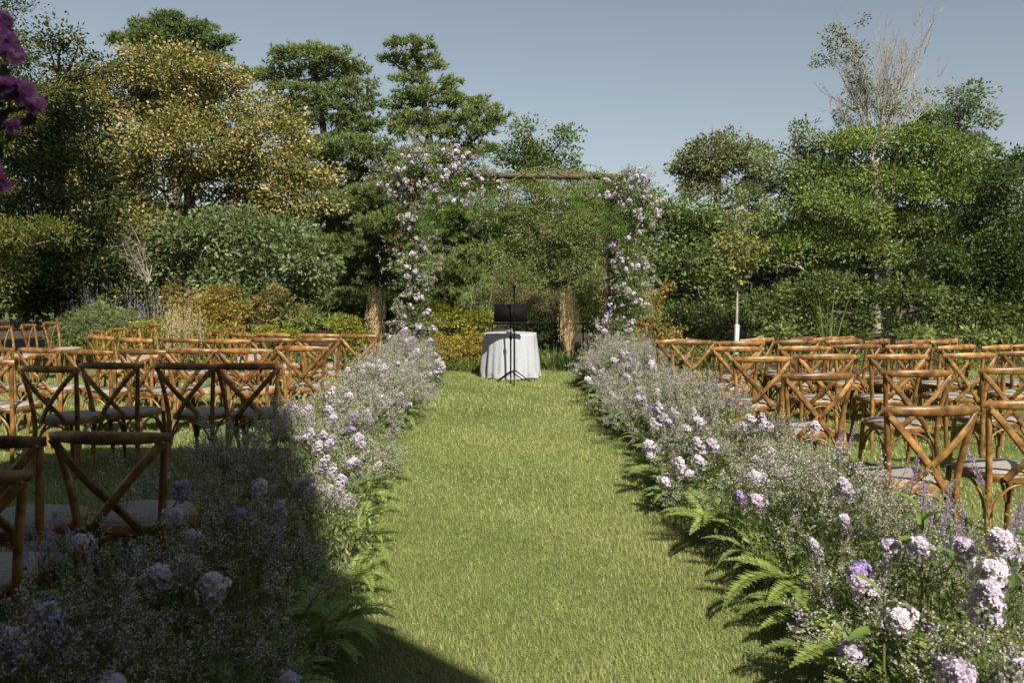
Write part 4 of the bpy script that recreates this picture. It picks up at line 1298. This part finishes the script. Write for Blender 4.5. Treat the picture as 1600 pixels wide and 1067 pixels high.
# blossoms one can point at, nearest ones first: picture position, height, look, size
near = [
    (1405, 945, .42, 1, 1.15, 'right', 'white-lilac round stock blossom above the dark gap in the near right bank'),
    (1336, 1003, .24, 0, 1.1, 'right', 'lilac stock blossom hanging over the shaded grass at lower right'),
    (1490, 1025, .36, 2, 1.2, 'right', 'large pinkish lilac stock blossom near the bottom right'),
    (1592, 1052, .36, 4, 1.2, 'right', 'bluish lilac stock blossom in the bottom right corner'),
    (1535, 935, .48, 2, 1.25, 'right', 'lilac blossom at the bottom of the big right edge cluster'),
    (1545, 880, .55, 1, 1.25, 'right', 'pale blossom in the middle of the big right edge cluster'),
    (1572, 845, .60, 4, 1.3, 'right', 'pale lilac blossom at the top of the big right edge cluster'),
    (1500, 842, .58, 0, 1.0, 'right', 'lilac blossom left of the big right edge cluster'),
    (1345, 874, .45, 3, 1.0, 'right', 'deep violet stock blossom beside the fern'),
    (1358, 905, .40, 5, 1.0, 'right', 'mauve stock blossom just below the deep violet one'),
    (1402, 848, .50, 0, 0.95, 'right', 'lilac blossom above the pointed green leaf'),
    (1438, 838, .55, 4, 0.95, 'right', 'pale blossom below the nearest right chair seat'),
    (1270, 842, .28, 4, 0.8, 'right', 'small pale drooping blossom among the fern fronds'),
    (1322, 758, .52, 0, 1.0, 'right', 'round lilac blossom left of the nearest right chair'),
    (1318, 800, .45, 4, 0.7, 'right', 'small pale blossom below the round lilac one'),
    (1185, 775, .38, 5, 1.05, 'right', 'mauve shaded blossom above the right ferns'),
    (1155, 765, .38, 3, 0.8, 'right', 'small violet blossom above the right ferns'),
    (1040, 742, .22, 1, 1.1, 'right', 'long pale blossom leaning over the aisle grass'),
    (1095, 716, .34, 4, 0.95, 'right', 'pale blossom inside the right bank above the leaning one'),
    (1118, 690, .44, 0, 1.1, 'right', 'round lilac blossom in the middle of the right bank'),
    (1095, 655, .50, 4, 1.1, 'right', 'pale lilac blossom high in the right bank'),
    (1018, 688, .30, 1, 1.1, 'right', 'pale blossom at the aisle side of the right bank'),
    (1190, 740, .46, 4, 1.1, 'right', 'pale lilac blossom in the right bank below the second row chair'),
    (1270, 660, .55, 1, .9, 'right', 'pale blossom touching the second row chair on the right'),
    (1190, 655, .55, 0, .9, 'right', 'lilac blossom before the third right row'),
    (65, 945, .40, 0, 1.3, 'left', 'large lilac blossom in shade at the lower left edge'),
    (18, 1008, .36, 0, 1.1, 'left', 'lilac blossom cut by the left edge near the bottom'),
    (165, 1056, .30, 4, 1.2, 'left', 'pale blossom at the bottom left in shade'),
    (448, 1050, .16, 0, 1.1, 'left', 'pale lilac blossom at the bottom beside the shadow edge'),
    (248, 888, .38, 1, 1.1, 'left', 'pale upright blossom in shade below the nearest left chair'),
    (332, 905, .34, 1, 1.25, 'left', 'wide white-lilac blossom in shade in the left bank'),
    (503, 900, .14, 5, 0.9, 'left', 'pink lilac blossom at the fern on the left shadow edge'),
    (470, 752, .38, 4, 1.1, 'left', 'pale blossom in shade near the left bank shadow edge'),
    (432, 795, .36, 0, 1.0, 'left', 'small lilac blossom in the shaded left bank'),
    (402, 748, .44, 1, 0.9, 'left', 'white-lilac small blossom right of the nearest left chair'),
    (280, 756, .58, 3, 1.0, 'left', 'violet blossom against the nearest left chair leg'),
    (266, 790, .54, 0, .9, 'left', 'lilac blossom across the nearest left chair seat'),
    (302, 822, .46, 0, .8, 'left', 'small lilac blossom below the nearest left chair seat'),
    (378, 790, .42, 3, .9, 'left', 'dusky violet blossom in the shaded left bank'),
    (132, 830, .52, 4, .8, 'left', 'small pale blossom under the nearest left chair seat'),
    (515, 692, .34, 0, 1.0, 'left', 'lilac blossom just beyond the left shadow edge'),
    (562, 693, .24, 0, .95, 'left', 'sunlit pale blossom over the left ferns'),
    (588, 722, .2, 5, .8, 'left', 'sunlit small blossom at the left fern tips'),
    (455, 640, .60, 4, .9, 'left', 'pale blossom in shade before the dark chair row'),
    (650, 548, .55, 1, 1.1, 'left', 'white blossom at the far end of the left bank'),
    (690, 572, .34, 1, 1.2, 'left', 'white blossom leaning over the far aisle grass'),
    (920, 590, .30, 1, 1.2, 'right', 'white blossom leaning over the far aisle on the right'),
    (962, 560, .5, 1, 1.2, 'right', 'white blossom at the far end of the right bank')]
for (px, py, z, v, sc, side, lab) in near:
    p = atz(px, py, z + 0.05)
    lean = (-0.5 if side == 'right' else 0.5)
    p = p - np.array([0, 0, 0.05])
    stock_flower(p, (lean * random.uniform(0.2, 1.4), -random.uniform(0.3, 1.1), random.uniform(0.35, 0.9)), lab, f'stock blossoms of the {side} bank', v, sc * 0.9)
for side in ('left', 'right'):
    for k in range(33):
        yc = 4.4 + 8.2 * (k + random.random()) / 33
        t = random.uniform(0.0, 0.95)
        pal_ = random.choice([(0, 1, 4), (1, 4, 1), (0, 2, 4), (0, 5, 2), (3, 0, 4)])
        for j in range(3):
            y = yc + random.uniform(-0.13, 0.13)
            x = float(inner(side, yc)) * (1 - t) + float(outer(side, yc)) * t + random.uniform(-0.11, 0.11)
            z = float(top_h(side, yc, t)) + random.uniform(-0.09, 0.10)
            lean = (-0.6 if side == 'right' else 0.6)
            stock_flower((x, y, z), (lean * random.uniform(0, 1.5), -random.uniform(0.1, 1.2), random.uniform(0.1, 1.0)),
                         f'small lilac stock blossom among many in the flower bank on the {side} of the aisle', f'smaller stock blossoms of the {side} bank',
                         random.choice(pal_), random.uniform(0.55, 0.95))
# veronica spikes
NTH = ORD21[:-1] + ['last']
for k, (px, py, z) in enumerate([(1440, 780, .7), (1452, 800, .66), (1470, 812, .64), (1484, 790, .68), (1492, 820, .6), (1590, 800, .7), (1310, 690, .75), (1318, 702, .72), (1578, 810, .68), (1425, 740, .8),
                                 (75, 830, .62), (92, 850, .6), (60, 850, .62), (118, 838, .6), (40, 860, .6), (480, 660, .6), (445, 655, .66), (430, 670, .62), (135, 870, .52), (1535, 735, .85), (1328, 688, .78)]):
    p = atz(px, py, z)
    root = empty('veronica_spike', p - np.array([0, 0, 0.06]), random.uniform(0, 6))
    root.rotation_euler = (random.uniform(-0.3, 0.3), random.uniform(-0.3, 0.3), random.uniform(0, 6))
    sd = 'right' if px > 800 else 'left'
    tag(root, f'slender purple flower spike standing out of the {sd} flower bank', 'flower', f'purple flower spikes of the {sd} bank')
    link('flower_spike', SPIKE, root)
    link('stem', SPSTEM, root)


# broad pointed leaves near the right edge
def broad_leaf_mesh(L=0.13, W=0.04):
    mb = MB()
    s = np.linspace(0, 1, 7)
    w = W / 2 * np.sin(np.pi * (0.04 + 0.93 * s)) ** 0.8
    c = np.stack([s * L, np.zeros(7), 0.12 * L * np.sin(s * 2.4)], -1)
    V = np.concatenate([c, c + np.stack([np.zeros(7), w, w * 0.35], -1), c + np.stack([np.zeros(7), -w, w * 0.35], -1)])
    i = np.arange(6)
    F = np.concatenate([np.stack([i, i + 1, i + 8, i + 7], -1), np.stack([i + 1, i, i + 14, i + 15], -1)])
    mb.add(V, F, pick([(0.15, 0.23, 0.05)], 12, 0.05))
    return mb.mesh('leaf', M_LEAF, True)


BL = broad_leaf_mesh()
LS = stem_mesh('stem', [(0, 0, 0.12), (0.005, 0, -0.1), (0.02, 0.01, -0.4)], 0.005, 0, (0.22, 0.22, 0.08))
for (px, py, z, lab) in [(1440, 845, .58, 'broad-leaved green stem below the nearest right chair'), (1380, 985, .38, 'broad-leaved stem near the bottom right blossoms'), (100, 990, .36, 'broad-leaved stem in shade at the bottom left')]:
    p = atz(px, py, z)
    root = empty('leafy_stem', p); tag(root, lab, 'plant')
    link('stem', LS, root)
    for k in range(5):
        link('leaf', BL, root, (0, 0, 0.11 - 0.035 * k), (0, R(random.uniform(-30, 15)), k * 2.4 + 2.6), random.uniform(0.8, 1.2))

# ------------------------------------------------------------------ flowers on the arch
arch_l = [(612, 285, 22, 24), (665, 242, 26, 14), (720, 248, 34, 16), (700, 300, 40, 24), (640, 270, 34, 30), (690, 262, 46, 28), (735, 285, 40, 28), (640, 300, 26, 30), (765, 300, 20, 26), (650, 420, 26, 36), (640, 340, 16, 30), (655, 380, 16, 30), (648, 450, 22, 20),
          (650, 500, 30, 26), (648, 540, 40, 26)]
arch_r = [(985, 300, 34, 30), (1000, 330, 30, 34), (960, 300, 26, 24), (975, 380, 22, 34), (985, 430, 30, 34), (975, 470, 34, 34), (962, 400, 20, 30), (962, 450, 20, 30), (966, 500, 22, 26), (960, 520, 34, 26), (985, 350, 20, 30), (965, 545, 40, 24)]
for nm, L_ in (('left', arch_l), ('right', arch_r)):
    lob = px_lobes(L_, ARY - 0.05, 0.8, 4)
    cmb = crown_mesh(lob, 0.055, 0.022, [(0.09, 0.13, 0.04), (0.13, 0.18, 0.06), (0.17, 0.2, 0.08)], cov=0.6, cl=0.10, per=24, shell=0.3, gain=1.2, clump=1)
    beamL = [(800, 274, 26, 5), (830, 272, 22, 7)] if nm == 'left' else [(870, 274, 26, 6), (905, 275, 24, 7), (935, 276, 24, 9), (955, 282, 20, 10)]
    b2 = crown_mesh(px_lobes(beamL, ARY, 0.5, 2), 0.05, 0.02, [(0.15, 0.18, 0.06), (0.2, 0.22, 0.08), (0.25, 0.25, 0.1)], cov=0.7, cl=0.06, per=16, shell=0.1, gain=1.1, clump=1)
    cmb.add(np.concatenate(b2.v), np.concatenate(b2.f), np.concatenate(b2.t))
    tag(cmb.build('arch_greenery', M_LEAF), f'leafy filler greenery wound round the {nm} arch post', None, kind='stuff')
    blo, spr = MB(), MB()
    for (c, r) in lob:
        for j in range(9 if r[0] < 0.3 else 15):
            d = sphere_dirs(1)[0]; d[1] = -abs(d[1]) - 0.1; d = unit(d)
            put(blo, random.choice(LOWST), c + d * r * random.uniform(0.6, 1.0), d + np.array([0, -0.1, -0.25 if (c + d * r)[2] > 2 else 0.3]), random.uniform(0.6, 1.1))
        for j in range(4 if r[0] > 0.25 else 3):
            d = sphere_dirs(1)[0]; d[1] = -abs(d[1]) * 0.5; d = unit(d + np.array([-0.3 if nm == 'left' else 0.3, 0, 0]))
            put(spr, random.choice(LOWSP), c + d * r * 0.3, d, random.uniform(0.8, 1.1))
    tag(blo.build('arch_blossoms', M_PETAL), f'dense pale lilac blossoms wired round the {nm} side of the arch', None, kind='stuff')
    tag(spr.build('arch_lavender', M_PETAL), f'airy lilac sprays sticking out of the {nm} side of the arch', None, kind='stuff')
# feathery asparagus fern hanging under the beam and down the posts
for nm, L_ in (('left', [(700, 312, 34, 18), (740, 322, 30, 18), (690, 340, 26, 24), (672, 345, 18, 34), (660, 360, 12, 40), (770, 310, 14, 18)]),
               ('right', [(955, 335, 22, 34), (970, 360, 24, 36), (945, 365, 14, 26), (905, 320, 26, 18), (935, 300, 22, 16), (985, 380, 16, 26)])):
    lob = px_lobes(L_, ARY - 0.12, 0.6, 4)
    cmb = crown_mesh(lob, 0.035, 0.007, [(0.13, 0.22, 0.045), (0.17, 0.27, 0.06), (0.10, 0.17, 0.035)], cov=0.36, cl=0.09, per=50, shell=0.1, upn=0.1, gain=1.0, clump=1)
    tag(cmb.build('asparagus_fern', M_LEAF), f'feathery bright green fern hanging under the beam on the {nm}', None, kind='stuff')


def dahlia_mesh():
    mb = MB()
    for ring_, (m_, tilt, sc, h) in enumerate(((12, 0.15, 1.0, 0.0), (10, 0.5, 0.8, 0.004), (8, 0.9, 0.6, 0.008))):
        b = np.arange(m_) * 2 * np.pi / m_ + ring_
        rd = np.stack([np.cos(b), np.sin(b), np.zeros(m_)], -1)
        leaves(mb, rd * 0.004 + np.array([0, 0, h]), rd + np.array([0, 0, tilt]), np.tile([0, 0, 1.0], (m_, 1)) - rd * tilt, 0.045 * sc, 0.022 * sc, pick([(0.055, 0.006, 0.012), (0.095, 0.009, 0.017)], m_), fold=-0.08)
    return mb.mesh('petals', M_PETAL)


DAHLIA = dahlia_mesh()
cmb = MB(); sweep(cmb, [(0, 0, 0.008), (0, 0, 0.022)], [0.010, 0.006], n=8, tint=(0.55, 0.30, 0.10)); DCENTRE = cmb.mesh('flower_centre', M_PETAL)
DSTEM = stem_mesh('stem', [(0, 0, 0.0), (0.01, 0, -0.12), (0.02, 0.01, -0.25)], 0.003, 2)
for k, (px, py, lab) in enumerate([(624, 362, 'upper red dahlia left of the left post'), (611, 371, 'leftmost red dahlia of the left post'), (621, 382, 'middle red dahlia of the left post'), (607, 390, 'lowest left red dahlia of the left post'),
                                   (626, 385, 'red dahlia nearest the wood of the left post'), (647, 283, 'red dahlia high on the left corner of the arch'),
                                   (968, 294, 'top red dahlia on the right corner'), (963, 311, 'second red dahlia on the right corner'), (954, 359, 'red dahlia in the middle of the right post'),
                                   (928, 371, 'red dahlia hanging left of the right post'), (946, 371, 'red dahlia between two others on the right post'), (941, 411, 'lone red dahlia lower on the right post'),
                                   (948, 456, 'upper dark red bloom of the lowest right cluster'), (944, 466, 'dark red bloom second in the lowest right cluster'), (940, 474, 'lowest dark red bloom on the right post'),
                                   (961, 456, 'dark red bloom right of the lowest right cluster'), (961, 543, 'red bloom at the foot of the right post'), (946, 541, 'small red bloom at the foot of the right post'),
                                   (629, 541, 'magenta bloom at the foot of the left post')]):
    p = at(px, py, ARY - 0.42)
    root = empty('dahlia', p)
    root.rotation_euler = (R(80 + random.uniform(-15, 15)), 0, R(random.uniform(-25, 25)))
    root.scale = (0.85,) * 3
    tag(root, lab, 'flower', 'red dahlias on the arch')
    link('petals', DAHLIA, root); link('flower_centre', DCENTRE, root); link('stem', DSTEM, root)

# ------------------------------------------------------------------ purple blooms close to the camera at upper left
PUR = [(0.90, 0.36, 0.84), (0.93, 0.46, 0.88), (0.80, 0.26, 0.76)]


def ruffle_mesh(seed):
    mb = MB()
    for k in range(7):
        c = sphere_dirs(1)[0] * 0.008
        for m_ in range(5):
            a = m_ * 1.2566 + k
            n = 7
            u = np.linspace(-1, 1, n); v = np.linspace(0, 1, 5)
            U, Vv = np.meshgrid(u, v)
            wv = 0.0035 * np.sin(U * 5 + k + m_) * Vv
            x = Vv * 0.026; y_ = U * 0.014 * (0.25 + Vv); z = 0.016 * Vv ** 1.5 + wv
            q_ = np.stack([x, y_, z], -1).reshape(-1, 3)
            M_ = np.array(Matrix.Rotation(a, 3, 'Z'))
            M2 = np.array(Matrix.Rotation(k * 0.9, 3, 'X') @ Matrix.Rotation(k * 1.7, 3, 'Y'))
            q_ = (q_ @ M_.T) @ M2.T + c
            ii, jj = np.meshgrid(np.arange(4), np.arange(n - 1), indexing='ij')
            F = np.stack([ii * n + jj, ii * n + jj + 1, (ii + 1) * n + jj + 1, (ii + 1) * n + jj], -1).reshape(-1, 4)
            mb.add(q_, F, pick(PUR, 1, 0.1)[0])
    return mb.mesh('petals', M_PETAL, True)


RUF = ruffle_mesh(0)
base = np.array([-1.05, 0.95, 0.0])
root = empty('purple_flowering_shrub', base)
tag(root, 'close blurred purple ruffled blooms reaching in at the upper left', 'shrub')
for (px, py, Y, sc) in [(0, 60, 1.15, .62), (16, 82, 1.17, 0.5), (12, 138, 1.15, 0.5), (36, 146, 1.15, 0.5), (56, 164, 1.16, 0.40), (20, 196, 1.15, 0.34), (2, 286, 1.15, 0.42), (-8, 268, 1.15, 0.42), (4, 34, 1.16, .4)]:
    p = at(px, py, Y) - base
    b_ = link('bloom', RUF, root, p, (random.uniform(0, 6), random.uniform(0, 6), random.uniform(0, 6)), sc)
    q = MB(); sweep(q, [p, p + np.array([-0.12, 0.02, -0.04]), np.array([-0.05, 0, 1.4]), np.array([0, 0, 0.0])], [0.0025, 0.006, 0.012], n=5, seg=5, tint=(0.06, 0.09, 0.03))
    nl = 16
    i_ = rng.random(nl)
    PP = p + np.array([-0.12, 0.02, -0.04]) * i_[:, None] + rng.normal(size=(nl, 3)) * 0.012
    leaves(q, PP, sphere_dirs(nl) + np.array([-0.8, 0, 0]), sphere_dirs(nl), 0.035, 0.018, pick([(0.04, 0.06, 0.02)], nl))
    q.build('stem', M_LEAF, root)

# ------------------------------------------------------------------ the house behind the camera that shades the lower left
hs_ = empty('house', (-3.0, -5.0, 0))
tag(hs_, 'house behind the viewer whose shadow covers the lower left', 'house')
M_WALL = noise_material('house_wall', (0.10, 0.085, 0.075), (0.15, 0.13, 0.115), 3, 0.9)
M_ROOF = noise_material('house_roof', (0.06, 0.055, 0.05), (0.11, 0.10, 0.09), 5, 0.9)


def prism(q, prof, y0, y1):
    n = len(prof)
    V = np.concatenate([[(x, y0, z) for x, z in prof], [(x, y1, z) for x, z in prof]])
    i = np.arange(n)
    q.add(V, np.stack([i, (i + 1) % n, n + (i + 1) % n, n + i], -1))
    q.add(V, np.array([list(range(n))[::-1]]))
    q.add(V, np.array([list(range(n, 2 * n))]))


q = MB(); prism(q, [(-14, 0), (4.38, 0), (4.38, 9.65), (2.65, 9.7), (1.7, 8.8), (0.0, 7.8), (-14, 7.6)], 3.0, -3.0); q.build('wall', M_WALL, hs_)
q = MB(); prism(q, [(4.39, 0), (19, 0), (19, 3.3), (5.9, 3.3), (4.39, 5.95)], 2.98, -2.6); q.build('wing_sky_block', M_WALL, hs_)  # long low right part is added, out of view, to hold back sky light
